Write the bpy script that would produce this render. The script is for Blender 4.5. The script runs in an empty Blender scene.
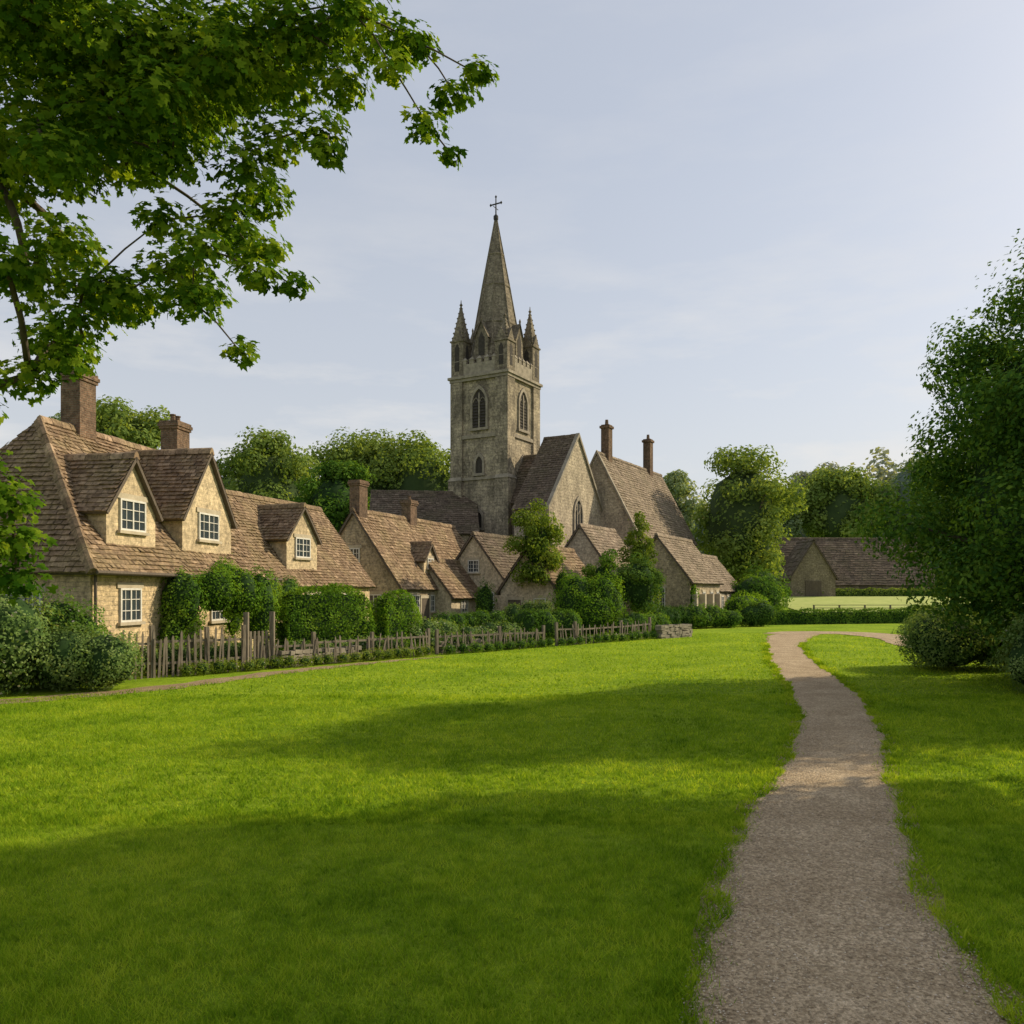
import bpy, math, numpy as np
from mathutils import Vector
scene=bpy.context.scene
COL=scene.collection
R=np.random.default_rng(7)
def v3(*a): return np.array(a,dtype=float)
def unit(v): return v/np.linalg.norm(v)
UP=v3(0,0,1)

# ---------------------------------------------------------------- materials
def newmat(name):
    m=bpy.data.materials.new(name); m.use_nodes=True
    nt=m.node_tree; nt.nodes.clear()
    return m,nt
def N(nt,t,**k):
    n=nt.nodes.new(t)
    for a,b in k.items():
        if a.startswith('i_'): n.inputs[a[2:].replace('_',' ')].default_value=b
        else: setattr(n,a,b)
    return n
def ramp(nt,stops):
    r=nt.nodes.new('ShaderNodeValToRGB'); e=r.color_ramp.elements
    while len(e)<len(stops): e.new(0.5)
    for i,(p,c) in enumerate(stops):
        e[i].position=p; e[i].color=(c[0],c[1],c[2],1)
    return r
def mixc(nt,a,b,f,mode='MIX'):
    m=nt.nodes.new('ShaderNodeMix'); m.data_type='RGBA'; m.blend_type=mode
    for s,val in ((m.inputs[0],f),(m.inputs[6],a),(m.inputs[7],b)):
        if hasattr(val,'is_linked') : nt.links.new(val,s)
        elif isinstance(val,(int,float)): s.default_value=val
        else: s.default_value=(val[0],val[1],val[2],1)
    return m.outputs[2]
def noise(nt,vec,scale,detail=4,rough=.6):
    n=N(nt,'ShaderNodeTexNoise'); n.inputs['Scale'].default_value=scale; n.inputs['Detail'].default_value=detail
    n.inputs['Roughness'].default_value=rough
    if vec is not None: nt.links.new(vec,n.inputs['Vector'])
    return n
def finish(nt,color,rough=.9,bump=None,bstr=.5,bdist=.02,spec=.2):
    p=N(nt,'ShaderNodeBsdfPrincipled'); o=N(nt,'ShaderNodeOutputMaterial')
    if hasattr(color,'is_linked'): nt.links.new(color,p.inputs['Base Color'])
    else: p.inputs['Base Color'].default_value=(*color,1)
    p.inputs['Roughness'].default_value=rough
    p.inputs['Specular IOR Level'].default_value=spec
    if bump is not None:
        b=N(nt,'ShaderNodeBump'); b.inputs['Strength'].default_value=bstr; b.inputs['Distance'].default_value=bdist
        nt.links.new(bump,b.inputs['Height']); nt.links.new(b.outputs[0],p.inputs['Normal'])
    nt.links.new(p.outputs[0],o.inputs[0]); return p

def mat_leaf(name,dark,mid,light,trans=.35,nscale=.6,gain=1.0):
    m,nt=newmat(name)
    dark,mid,light=[tuple(q*gain for q in c) for c in (dark,mid,light)]
    g=N(nt,'ShaderNodeNewGeometry'); 
    r=ramp(nt,[(0,dark),(.5,mid),(1,light)])
    n=noise(nt,g.outputs['Position'],nscale,1)
    ma=N(nt,'ShaderNodeMath',operation='MULTIPLY_ADD'); ma.inputs[1].default_value=.6; 
    nt.links.new(g.outputs['Random Per Island'],ma.inputs[0])
    mb=N(nt,'ShaderNodeMath',operation='MULTIPLY_ADD'); mb.inputs[1].default_value=1.4; mb.inputs[2].default_value=-.5
    nt.links.new(n.outputs[0],mb.inputs[0]); nt.links.new(mb.outputs[0],ma.inputs[2])
    nt.links.new(ma.outputs[0],r.inputs[0])
    d=N(nt,'ShaderNodeBsdfDiffuse')
    t=N(nt,'ShaderNodeBsdfTranslucent'); mx=N(nt,'ShaderNodeMixShader'); mx.inputs[0].default_value=trans
    o=N(nt,'ShaderNodeOutputMaterial')
    nt.links.new(r.outputs[0],d.inputs['Color'])
    tc=mixc(nt,r.outputs[0],(1.6,1.4,.5),1.0,'MULTIPLY'); nt.links.new(tc,t.inputs[0])
    nt.links.new(d.outputs[0],mx.inputs[1]); nt.links.new(t.outputs[0],mx.inputs[2]); nt.links.new(mx.outputs[0],o.inputs[0])
    return m
def mat_stone(name,c1,c2,mortar,bw=.42,bh=.16,stain=(.12,.10,.08),stainamt=.5,bstr=.6):
    m,nt=newmat(name)
    uv=N(nt,'ShaderNodeUVMap'); geo=N(nt,'ShaderNodeNewGeometry')
    nz=noise(nt,uv.outputs[0],2.2,2)
    sc=N(nt,'ShaderNodeVectorMath',operation='SCALE'); sc.inputs['Scale'].default_value=.14
    nt.links.new(nz.outputs['Color'],sc.inputs[0])
    ad=N(nt,'ShaderNodeVectorMath',operation='ADD'); nt.links.new(uv.outputs[0],ad.inputs[0]); nt.links.new(sc.outputs[0],ad.inputs[1])
    b=N(nt,'ShaderNodeTexBrick'); b.inputs['Scale'].default_value=1; b.inputs['Brick Width'].default_value=bw
    b.inputs['Row Height'].default_value=bh; b.inputs['Mortar Size'].default_value=.014; b.inputs['Mortar Smooth'].default_value=.6
    b.inputs['Color1'].default_value=(*c1,1); b.inputs['Color2'].default_value=(*c2,1); b.inputs['Mortar'].default_value=(*mortar,1)
    nt.links.new(ad.outputs[0],b.inputs['Vector'])
    mp=N(nt,'ShaderNodeMapping'); mp.inputs['Scale'].default_value=(1,1,.45); nt.links.new(geo.outputs['Position'],mp.inputs[0])
    n2=noise(nt,mp.outputs[0],.9,6,.74)
    r2=ramp(nt,[(.42,(0,0,0)),(.60,(1,1,1))]); nt.links.new(n2.outputs[0],r2.inputs[0])
    mm=N(nt,'ShaderNodeMath',operation='MULTIPLY'); mm.inputs[1].default_value=stainamt; nt.links.new(r2.outputs[0],mm.inputs[0])
    c=mixc(nt,b.outputs[0],stain,mm.outputs[0])
    n3=noise(nt,geo.outputs['Position'],6,5,.78)
    r3=ramp(nt,[(.32,(.42,.42,.42)),(.7,(1.5,1.46,1.4))]); nt.links.new(n3.outputs[0],r3.inputs[0])
    c=mixc(nt,c,r3.outputs[0],1.0,'MULTIPLY')
    h=N(nt,'ShaderNodeMath',operation='MULTIPLY_ADD'); h.inputs[1].default_value=-.8; nt.links.new(b.outputs['Fac'],h.inputs[0]); nt.links.new(n3.outputs[0],h.inputs[2])
    finish(nt,c,.95,h.outputs[0],bstr,.05,.1); return m
def mat_tile(name,cols,moss=(.12,.11,.06),mossamt=.5):
    m,nt=newmat(name); g=N(nt,'ShaderNodeNewGeometry')
    r=ramp(nt,[(i/(len(cols)-1),c) for i,c in enumerate(cols)]); nt.links.new(g.outputs['Random Per Island'],r.inputs[0])
    n=noise(nt,g.outputs['Position'],.7,6,.75); r2=ramp(nt,[(.45,(0,0,0)),(.6,(1,1,1))]); nt.links.new(n.outputs[0],r2.inputs[0])
    mm=N(nt,'ShaderNodeMath',operation='MULTIPLY'); mm.inputs[1].default_value=mossamt; nt.links.new(r2.outputs[0],mm.inputs[0])
    c=mixc(nt,r.outputs[0],moss,mm.outputs[0])
    n3=noise(nt,g.outputs['Position'],7,5,.78)
    r3=ramp(nt,[(.32,(.38,.37,.36)),(.7,(1.6,1.55,1.46))]); nt.links.new(n3.outputs[0],r3.inputs[0])
    c=mixc(nt,c,r3.outputs[0],1.0,'MULTIPLY')
    finish(nt,c,.9,n3.outputs[0],.5,.03,.15); return m
def mat_simple(name,c1,c2,scale=8,rough=.85,bstr=.3,stretch=None,spec=.2):
    m,nt=newmat(name); g=N(nt,'ShaderNodeNewGeometry'); v=g.outputs['Position']
    if stretch:
        mp=N(nt,'ShaderNodeMapping'); mp.inputs['Scale'].default_value=stretch; nt.links.new(v,mp.inputs[0]); v=mp.outputs[0]
    n=noise(nt,v,scale,5,.65); r=ramp(nt,[(.3,c1),(.7,c2)]); nt.links.new(n.outputs[0],r.inputs[0])
    finish(nt,r.outputs[0],rough,n.outputs[0],bstr,.01,spec); return m

M_church=mat_stone('church_stone',(.45,.385,.275),(.33,.285,.21),(.26,.225,.165),.55,.26,(.12,.104,.08),.8)
M_churchl=mat_stone('church_render_stone',(.52,.445,.33),(.43,.37,.275),(.35,.30,.225),.5,.22,(.21,.178,.135),.65)
M_cots=mat_stone('honey_stone',(.68,.53,.32),(.55,.43,.255),(.56,.45,.30),.38,.14,(.34,.265,.165),.5)
M_cotd=mat_stone('dormer_stone',(.62,.50,.32),(.52,.42,.27),(.53,.44,.29),.34,.13,(.33,.265,.175),.6,.35)
M_cotg=mat_stone('grey_stone',(.50,.41,.28),(.39,.32,.215),(.36,.30,.21),.38,.15,(.18,.15,.105),.65)
M_barn=mat_stone('barn_stone',(.30,.255,.185),(.23,.195,.14),(.20,.17,.125),.45,.2,(.12,.10,.075),.6)
M_dress=mat_simple('dressed_stone',(.32,.27,.19),(.50,.43,.31),3,.9,.3)
M_dressd=mat_simple('weathered_stone',(.17,.148,.112),(.36,.31,.235),2.2,.95,.6)
M_spire=mat_stone('spire_stone',(.29,.25,.185),(.21,.18,.135),(.14,.12,.09),.5,.3,(.10,.087,.065),.7)
M_plast=mat_stone('lime_render',(.60,.51,.37),(.54,.46,.33),(.56,.48,.35),.5,.2,(.34,.285,.20),.6,.25)
M_tile=mat_tile('stone_tiles',[(.135,.092,.058),(.24,.168,.108),(.175,.124,.082),(.36,.262,.175)],(.25,.20,.11),.55)
M_tile2=mat_tile('dark_tiles',[(.085,.066,.05),(.145,.11,.082),(.112,.087,.066),(.20,.157,.12)],(.11,.10,.06),.5)
M_tile3=mat_tile('church_tiles',[(.17,.134,.10),(.25,.197,.145),(.205,.164,.125),(.33,.265,.20)],(.17,.145,.095),.5)
M_brick=mat_stone('chimney_brick',(.22,.135,.088),(.165,.108,.073),(.22,.18,.13),.22,.075,(.08,.06,.047),.6)
M_wood=mat_simple('weathered_wood',(.095,.077,.057),(.25,.21,.16),6,.9,.4,(3,3,.5))
M_dwood=mat_simple('dark_wood',(.07,.055,.042),(.15,.12,.09),6,.85,.4,(3,3,.5))
M_white=mat_simple('white_paint',(.50,.48,.42),(.68,.65,.58),5,.55,.1)
M_iron=mat_simple('black_iron',(.02,.02,.02),(.05,.045,.04),9,.6,.1)
M_bark=mat_simple('bark',(.055,.042,.03),(.15,.12,.085),5,.95,.9,(2,2,.4))
m,nt=newmat('window_glass'); p=finish(nt,(.035,.045,.055),.08,None,spec=.8); M_glass=m
M_louv=mat_simple('louvre_wood',(.035,.03,.025),(.07,.06,.05),6,.9,.2)

M_oh=mat_leaf('overhang_leaf',(.024,.072,.006),(.09,.175,.012),(.27,.35,.03),.5,1.5,1.15)
M_lf=mat_leaf('lime_leaf',(.025,.058,.010),(.052,.105,.016),(.10,.16,.025),.35,.5,1.75)
M_rt=mat_leaf('broad_leaf',(.016,.042,.010),(.045,.095,.016),(.115,.175,.026),.35,1.1,1.75)
M_ld=mat_leaf('dark_leaf',(.018,.047,.012),(.04,.08,.016),(.075,.12,.026),.3,.4,1.7)
M_ll=mat_leaf('light_leaf',(.05,.085,.012),(.10,.145,.022),(.16,.205,.04),.4,.7,1.5)
M_hg=mat_leaf('hedge_leaf',(.03,.07,.008),(.07,.135,.014),(.13,.20,.025),.4,1.0,1.8)
M_gy=mat_leaf('sage_leaf',(.045,.08,.022),(.09,.14,.038),(.165,.21,.075),.35,1.5,1.7)
M_mid=mat_leaf('faint_haze_leaf',(.04,.065,.016),(.08,.115,.028),(.13,.165,.042),.4,.25,2.2)  # mid-distance foliage, slight aerial haze lightened into the colour
M_far=mat_leaf('hazy_leaf',(.055,.08,.045),(.085,.115,.06),(.125,.15,.08),.35,.2,2.3)  # far foliage, aerial haze put into the colour as a paler green
M_far2=mat_leaf('hazier_leaf',(.11,.13,.11),(.14,.16,.13),(.175,.195,.15),.35,.15,1.9)  # farthest foliage, stronger haze painted into the greyer colour
M_flow=mat_leaf('blossom',(.30,.27,.22),(.45,.41,.34),(.6,.56,.48),.3,3)
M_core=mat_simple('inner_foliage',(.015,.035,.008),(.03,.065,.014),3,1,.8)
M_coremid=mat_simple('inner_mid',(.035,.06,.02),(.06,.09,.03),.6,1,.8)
M_corefar=mat_simple('inner_hazy',(.08,.11,.08),(.11,.145,.10),.4,1,.8)  # crown cores of far trees, tinted with the same painted haze

# ---------------------------------------------------------------- mesh helpers
def empty(name,loc=(0,0,0)):
    e=bpy.data.objects.new(name,None); e.location=loc; e.empty_display_size=.3; COL.objects.link(e); return e
def np_mesh(name,V,F,mat,parent=None,smooth=False):
    V=np.asarray(V,dtype=np.float32); F=np.asarray(F,dtype=np.int32); k=F.shape[1]
    me=bpy.data.meshes.new(name); me.vertices.add(len(V)); me.vertices.foreach_set('co',V.ravel())
    me.loops.add(F.size); me.loops.foreach_set('vertex_index',F.ravel())
    me.polygons.add(len(F)); me.polygons.foreach_set('loop_start',np.arange(0,F.size,k,dtype=np.int32))
    me.polygons.foreach_set('loop_total',np.full(len(F),k,dtype=np.int32))
    if smooth: me.polygons.foreach_set('use_smooth',np.ones(len(F),dtype=bool))
    me.update(calc_edges=True); me.materials.append(mat)
    o=bpy.data.objects.new(name,me); COL.objects.link(o)
    if parent is not None:
        o.parent=parent
        o.location=(-parent.location[0],-parent.location[1],-parent.location[2])
    return o
class Acc:
    def __init__(s,mat): s.mat=mat; s.v=[]; s.f=[]
    def poly(s,pts):
        i=len(s.v); s.v+= [tuple(p) for p in pts]; s.f.append(tuple(range(i,i+len(pts))))
    def box(s,c,U,V,W):
        c=np.array(c,float)
        P=[c,c+U,c+U+V,c+V]; Q=[p+W for p in P]
        i=len(s.v); s.v+=[tuple(p) for p in P+Q]
        for f in ((3,2,1,0),(4,5,6,7),(0,1,5,4),(1,2,6,5),(2,3,7,6),(3,0,4,7)): s.f.append(tuple(i+k for k in f))
    def ring(s,rings,cap=True):
        k=len(rings[0]); i=len(s.v)
        for r in rings: s.v+=[tuple(p) for p in r]
        for a in range(len(rings)-1):
            for j in range(k):
                s.f.append((i+a*k+j,i+a*k+(j+1)%k,i+(a+1)*k+(j+1)%k,i+(a+1)*k+j))
        if cap:
            s.f.append(tuple(i+j for j in reversed(range(k)))); s.f.append(tuple(i+(len(rings)-1)*k+j for j in range(k)))
    def tube(s,pts,rad,k=7):
        pts=[np.array(p,float) for p in pts]; rings=[]
        for j,p in enumerate(pts):
            d=unit(pts[min(j+1,len(pts)-1)]-pts[max(j-1,0)]+1e-6)
            x=np.cross(d,v3(.31,.2,.93) if abs(d[2])<.9 else v3(1,0.1,0)); x=unit(x); y=np.cross(d,x)
            rings.append([p+rad[j]*(x*math.cos(t)+y*math.sin(t)) for t in np.linspace(0,2*math.pi,k,endpoint=False)])
        s.ring(rings)
    def build(s,name,parent=None,smooth=False):
        if not s.f: return None
        me=bpy.data.meshes.new(name); me.from_pydata(s.v,[],s.f); me.update()
        uvl=me.uv_layers.new(name='UVMap')
        for p in me.polygons:
            n=p.normal
            if abs(n.z)>.95: u=Vector((1,0,0)); w=Vector((0,1,0))
            else:
                u=Vector((-n.y,n.x,0)).normalized(); w=n.cross(u)
                if w.z<0: w=-w
            for li in p.loop_indices:
                co=me.vertices[me.loops[li].vertex_index].co
                uvl.data[li].uv=(co.dot(u),co.dot(w))
            if smooth: p.use_smooth=True
        me.materials.append(s.mat)
        o=bpy.data.objects.new(name,me); COL.objects.link(o)
        if parent is not None: o.parent=parent; o.location=-parent.location
        return o

def roof_slope(acc,accb,e0,e1,r1,r0,tw=.22,ex=.17,thick=.10):
    e0,e1,r1,r0=[np.array(p,float) for p in (e0,e1,r1,r0)]
    u=unit(e1-e0); n=np.cross(u,((r0+r1)/2-e0)); n=unit(n)
    if n[2]<0: n=-n
    d=-n*thick
    P=[e0,e1,r1,r0]; i=len(accb.v); accb.v+=[tuple(p) for p in P]+[tuple(p+d) for p in P]
    for f in ((0,1,2,3),(7,6,5,4),(0,1,5,4),(1,2,6,5),(2,3,7,6),(3,0,4,7)): accb.f.append(tuple(i+k for k in f))
    L=np.linalg.norm(np.cross(r0-e0,u)); nr=max(3,int(L/ex))
    ph=R.random()*6
    for r in range(nr):
        v0=r/nr; v1=min(1.0,(r+1.25)/nr)
        a0=e0+(r0-e0)*v0; b0=e1+(r1-e1)*v0; a1=e0+(r0-e0)*v1; b1=e1+(r1-e1)*v1
        slope=(a1-a0)-u*np.dot(a1-a0,u)
        W=np.dot(b0-a0,u)
        if W<.05: continue
        x=-(R.random()*tw)
        while x<W:
            w=tw*(.75+.55*R.random()); x0=max(x,0); x1=min(x+w-.014,W)
            x+=w
            if x1-x0<.03: continue
            lw=.022*math.sin(x*.9+r*.25+ph)+.015*math.sin(x*2.3+ph*2)
            h=.03+.03*R.random()+max(lw,-.02)*.6+.01; tl=(R.random()-.5)*.026; dp=(R.random()-.5)*.12*ex/.17
            s0=np.dot(a1-a0,u); s1=np.dot(b1-a0,u)
            t0=max(x0,min(s0,x1)) if s0>0 else x0; t1=min(x1,max(s1,x0))
            if t1<t0: t1=t0
            pb0=a0+u*x0+slope*dp; pb1=a0+u*x1+slope*dp; pt0=a0+u*t0+slope; pt1=a0+u*t1+slope
            i=len(acc.v)
            acc.v+=[tuple(pb0+n*(h+tl)),tuple(pb1+n*(h-tl)),tuple(pt1+n*.012),tuple(pt0+n*.012),tuple(pb0),tuple(pb1)]
            acc.f+=[(i,i+1,i+2,i+3),(i+4,i+5,i+1,i)]
def ridge_caps(acc,p0,p1,w=.16,seg=.4):
    p0,p1=np.array(p0,float),np.array(p1,float); L=np.linalg.norm(p1-p0); u=(p1-p0)/L; s=unit(np.cross(u,UP)); nn=np.cross(s,u)
    k=max(1,int(L/seg))
    for i in range(k):
        a=p0+u*(i*L/k); b=p0+u*((i+1)*L/k-.015); z=nn*(.02+R.random()*.03)
        pr=[(-w,-w*.9),(-w*.55,.03),(0,.09),(w*.55,.03),(w,-w*.9)]
        A=[a+s*x+nn*y+z for x,y in pr]; B=[b+s*x*.96+nn*y*.96+z for x,y in pr]
        j=len(acc.v); acc.v+=[tuple(q) for q in A+B]
        for t in range(4): acc.f.append((j+t,j+t+1,j+6+t,j+5+t))
        acc.f.append((j,j+1,j+2,j+3,j+4)); acc.f.append((j+9,j+8,j+7,j+6,j+5))

class Bld:
    def __init__(s,name,O,a,wall=M_cots,tile=M_tile,z0=0,parent=None):
        s.O=v3(O[0],O[1],z0); s.a=unit(v3(a[0],a[1],0)); s.b=v3(s.a[1],-s.a[0],0)
        s.root=parent or empty(name,(O[0],O[1],z0))
        s.wall=Acc(wall); s.tile=Acc(tile); s.base=Acc(M_dwood); s.frame=Acc(M_white); s.glass=Acc(M_glass)
        s.trim=Acc(M_dress); s.chim=Acc(M_brick); s.wood=Acc(M_dwood); s.pla=Acc(M_cotd)
    def P(s,l,t,z): return s.O+s.a*l-s.b*t+UP*z
    def body(s,L,W,eave,ridge,l0=0,t0=0,hip=0,hip2=0,oh=.28,tw=.22,ex=.17):
        P=s.P; W2=W/2; sl=(ridge-eave)/W2
        s.L,s.W,s.eave,s.ridge,s.sl,s.tw,s.ex=L,W,eave,ridge,sl,tw,ex
        w=s.wall; l1=l0+L; B=-.5; e=eave-.05; rg=ridge-.16
        w.poly([P(l0,t0,B),P(l1,t0,B),P(l1,t0,e),P(l0,t0,e)])
        w.poly([P(l1,t0+W,B),P(l0,t0+W,B),P(l0,t0+W,e),P(l1,t0+W,e)])
        if hip: w.poly([P(l0,t0+W,B),P(l0,t0,B),P(l0,t0,e),P(l0,t0+W,e)])
        else: w.poly([P(l0,t0+W,B),P(l0,t0,B),P(l0,t0,e),P(l0,t0+W2,rg),P(l0,t0+W,e)])
        if hip2: w.poly([P(l1,t0,B),P(l1,t0+W,B),P(l1,t0+W,e),P(l1,t0,e)])
        else: w.poly([P(l1,t0,B),P(l1,t0+W,B),P(l1,t0+W,e),P(l1,t0+W2,rg),P(l1,t0,e)])
        ze=eave-oh*sl; g=.18
        rl0=l0+hip if hip else l0-g; rl1=l1-hip2 if hip2 else l1+g
        el0=l0-oh if hip else l0-g; el1=l1+oh if hip2 else l1+g
        roof_slope(s.tile,s.base,P(el0,t0-oh,ze),P(el1,t0-oh,ze),P(rl1,t0+W2,ridge),P(rl0,t0+W2,ridge),tw,ex)
        roof_slope(s.tile,s.base,P(el1,t0+W+oh,ze),P(el0,t0+W+oh,ze),P(rl0,t0+W2,ridge),P(rl1,t0+W2,ridge),tw*1.5,ex*1.5)
        if hip:
            roof_slope(s.tile,s.base,P(el0,t0+W+oh,ze),P(el0,t0-oh,ze),P(rl0,t0+W2,ridge),P(rl0,t0+W2,ridge),tw,ex)
            ridge_caps(s.tile,P(el0,t0-oh,ze+.04),P(rl0,t0+W2,ridge))
        if hip2:
            roof_slope(s.tile,s.base,P(el1,t0-oh,ze),P(el1,t0+W+oh,ze),P(rl1,t0+W2,ridge),P(rl1,t0+W2,ridge),tw,ex)
        ridge_caps(s.tile,P(rl0,t0+W2,ridge+.02),P(rl1,t0+W2,ridge+.02))
    def window(s,C,u,n,w,h,cols=2,rows=3,bar=.035,trim=True):
        C=np.array(C,float)
        s.glass.poly([C-u*w/2-UP*h/2+n*.02,C+u*w/2-UP*h/2+n*.02,C+u*w/2+UP*h/2+n*.02,C-u*w/2+UP*h/2+n*.02])
        f=.06
        for x in (-w/2,w/2-f): s.frame.box(C+u*x-UP*h/2+n*.005,u*f,n*.06,UP*h)
        for z in (-h/2-.001,h/2-f+.001): s.frame.box(C-u*(w/2-f)+UP*z+n*.004,u*(w-2*f),n*.058,UP*f)
        for i in range(1,cols):
            bb=bar*1.5; x=-w/2+w*i/cols-bb/2; s.frame.box(C+u*x-UP*(h/2-f)+n*.022,u*bb,n*.034,UP*(h-2*f))
        for c in range(cols):
            xa=-w/2+w*c/cols; ww=w/cols
            s.frame.box(C+u*(xa+ww/2-bar*.3)-UP*(h/2-f)+n*.022,u*bar*.6,n*.02,UP*(h-2*f))
            for j in range(1,rows):
                z=-h/2+h*j/rows; s.frame.box(C+u*(xa+bar)+UP*(z-bar*.35)+n*.024,u*(ww-2*bar),n*.024,UP*bar*.7)
        if trim:
            s.trim.box(C-u*(w/2+.12)+UP*(h/2+.003)+n*.0,u*(w+.24),n*.045,UP*.16)
            s.trim.box(C-u*(w/2+.1)+UP*(-h/2-.093)+n*.0,u*(w+.2),n*.12,UP*.09)
    def door(s,C,u,n,w=1,h=2.0):
        C=np.array(C,float); s.wood.box(C-u*w/2+n*.01,u*w,n*.05,UP*h)
        for x in (-w/2-.12,w/2+.002): s.trim.box(C+u*x+n*.0,u*.118,n*.09,UP*h)
        s.trim.box(C-u*(w/2+.14)+UP*(h+.002),u*(w+.28),n*.1,UP*.18)
    def dormer(s,lc,w,apex,ev,tf=.3,win=(1.2,.95),mat=None,winz=None):
        P=s.P; sl=s.sl; e=s.eave
        acc=s.pla; zb=e+tf*sl-.35; te=(ev-e)/sl+.15; tb=(apex-e)/sl+.1
        acc.poly([P(lc-w/2,tf,zb),P(lc+w/2,tf,zb),P(lc+w/2,tf,ev),P(lc,tf,apex-.1),P(lc-w/2,tf,ev)])
        for sg in (-1,1): acc.poly([P(lc+sg*w/2,tf,zb),P(lc+sg*w/2,tf,ev),P(lc+sg*w/2,te,ev)])
        k=(apex-ev)/(w/2); o=.2; fo=.16
        zo=ev-o*k
        to=(zo-e)/sl
        for sg in (-1,1):
            A=P(lc+sg*(w/2+o),tf-fo,zo); Bk=P(lc+sg*(w/2+o),max(to,tf)+.1,zo); Cc=P(lc,tb+.1,apex); D=P(lc,tf-fo,apex)
            if sg<0: roof_slope(s.tile,s.base,Bk,A,D,Cc,s.tw,s.ex)
            else: roof_slope(s.tile,s.base,A,Bk,Cc,D,s.tw,s.ex)
        ridge_caps(s.tile,P(lc,tf-fo,apex+.02),P(lc,tb,apex+.02))
        wz=winz or (zb+.45+win[1]/2+.1)
        s.window(P(lc,tf,wz),s.a,s.b,win[0],win[1],2,3)
    def chimney(s,l,t,ztop,w=.8,d=.6,zb=None,pots=1):
        zb=zb if zb is not None else s.eave; P=s.P; c=s.chim
        c.box(P(l-w/2,t+d/2,zb),s.a*w,s.b*d,UP*(ztop-zb))
        for k,(o,z,h) in enumerate(((.05,-.32,.1),(.09,-.215,.12),(.05,-.09,.092))):
            c.box(P(l-w/2-o,t+d/2+o,ztop+z),s.a*(w+2*o),s.b*(d+2*o),UP*h)
        for i in range(pots):
            q=P(l+(i-(pots-1)/2)*.35,t,ztop); c.tube([q,q+UP*.25,q+UP*.26,q+UP*.30],[.11,.09,.12,.12],8)
    def done(s):
        for a,n in ((s.wall,'walls'),(s.tile,'roof_tiles'),(s.base,'roof_deck'),(s.frame,'window_frames'),(s.glass,'window_panes'),
                    (s.trim,'stone_trim'),(s.chim,'chimneys'),(s.wood,'timber'),(s.pla,'dormer_walls')):
            a.build(n,s.root)

# ---------------------------------------------------------------- foliage helpers
def rdirs(n,rng):
    d=rng.normal(size=(n,3)); return d/np.linalg.norm(d,axis=1)[:,None]
def leaf_quads(C,Nn,S,rng,asp=.62,palm=False):
    n=len(C); Nn=Nn/np.linalg.norm(Nn,axis=1)[:,None]
    t=np.cross(Nn,rdirs(n,rng)); t/=np.linalg.norm(t,axis=1)[:,None]+1e-9; b=np.cross(Nn,t); S=S[:,None]
    if not palm:
        V=np.stack([C-t*S*.5,C+b*S*asp*.5+Nn*S*.08,C+t*S*.5,C-b*S*asp*.5+Nn*S*.08],1).reshape(-1,3)
        return V,np.arange(4*n).reshape(-1,4)
    Vs=[C-t*S*.25]; F=[]; idx=1
    for ang,ln in ((-1.5,.45),(-.7,.62),(0,.8),(.7,.62),(1.5,.45)):
        d=t*math.cos(ang)+b*math.sin(ang); p=-t*math.sin(ang)+b*math.cos(ang); w=.17
        base=C-t*S*.25
        Vs+= [base+d*S*ln*.5-p*S*w, base+d*S*ln-Nn*S*.12*rng.random((n,1)), base+d*S*ln*.5+p*S*w]
        F.append((0,idx,idx+1,idx+2)); idx+=3
    V=np.stack(Vs,1).reshape(-1,3); F=np.array(F)
    F=(F[None]+ (np.arange(n)*idx)[:,None,None]).reshape(-1,4)
    return V,F
def shell(rng,c,r,n,fill=.25,spread=.13,nr=.7):
    d=rdirs(n,rng); r=np.array(r,float)*np.ones(3)
    k=rng.normal(size=(3,3))*2.2; ph=rng.random(3)*6
    lump=1+.13*np.sin(d@k[0]+ph[0])+.1*np.sin(d@k[1]*1.8+ph[1])+.07*np.sin(d@k[2]*3+ph[2])
    rad=np.where(rng.random(n)<fill,rng.random(n)**.5*.85,1-np.abs(rng.normal(size=n))*spread+rng.normal(size=n)*.04)
    return np.array(c)+d*r*(rad*lump)[:,None], d+rng.normal(size=(n,3))*nr*.6
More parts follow.
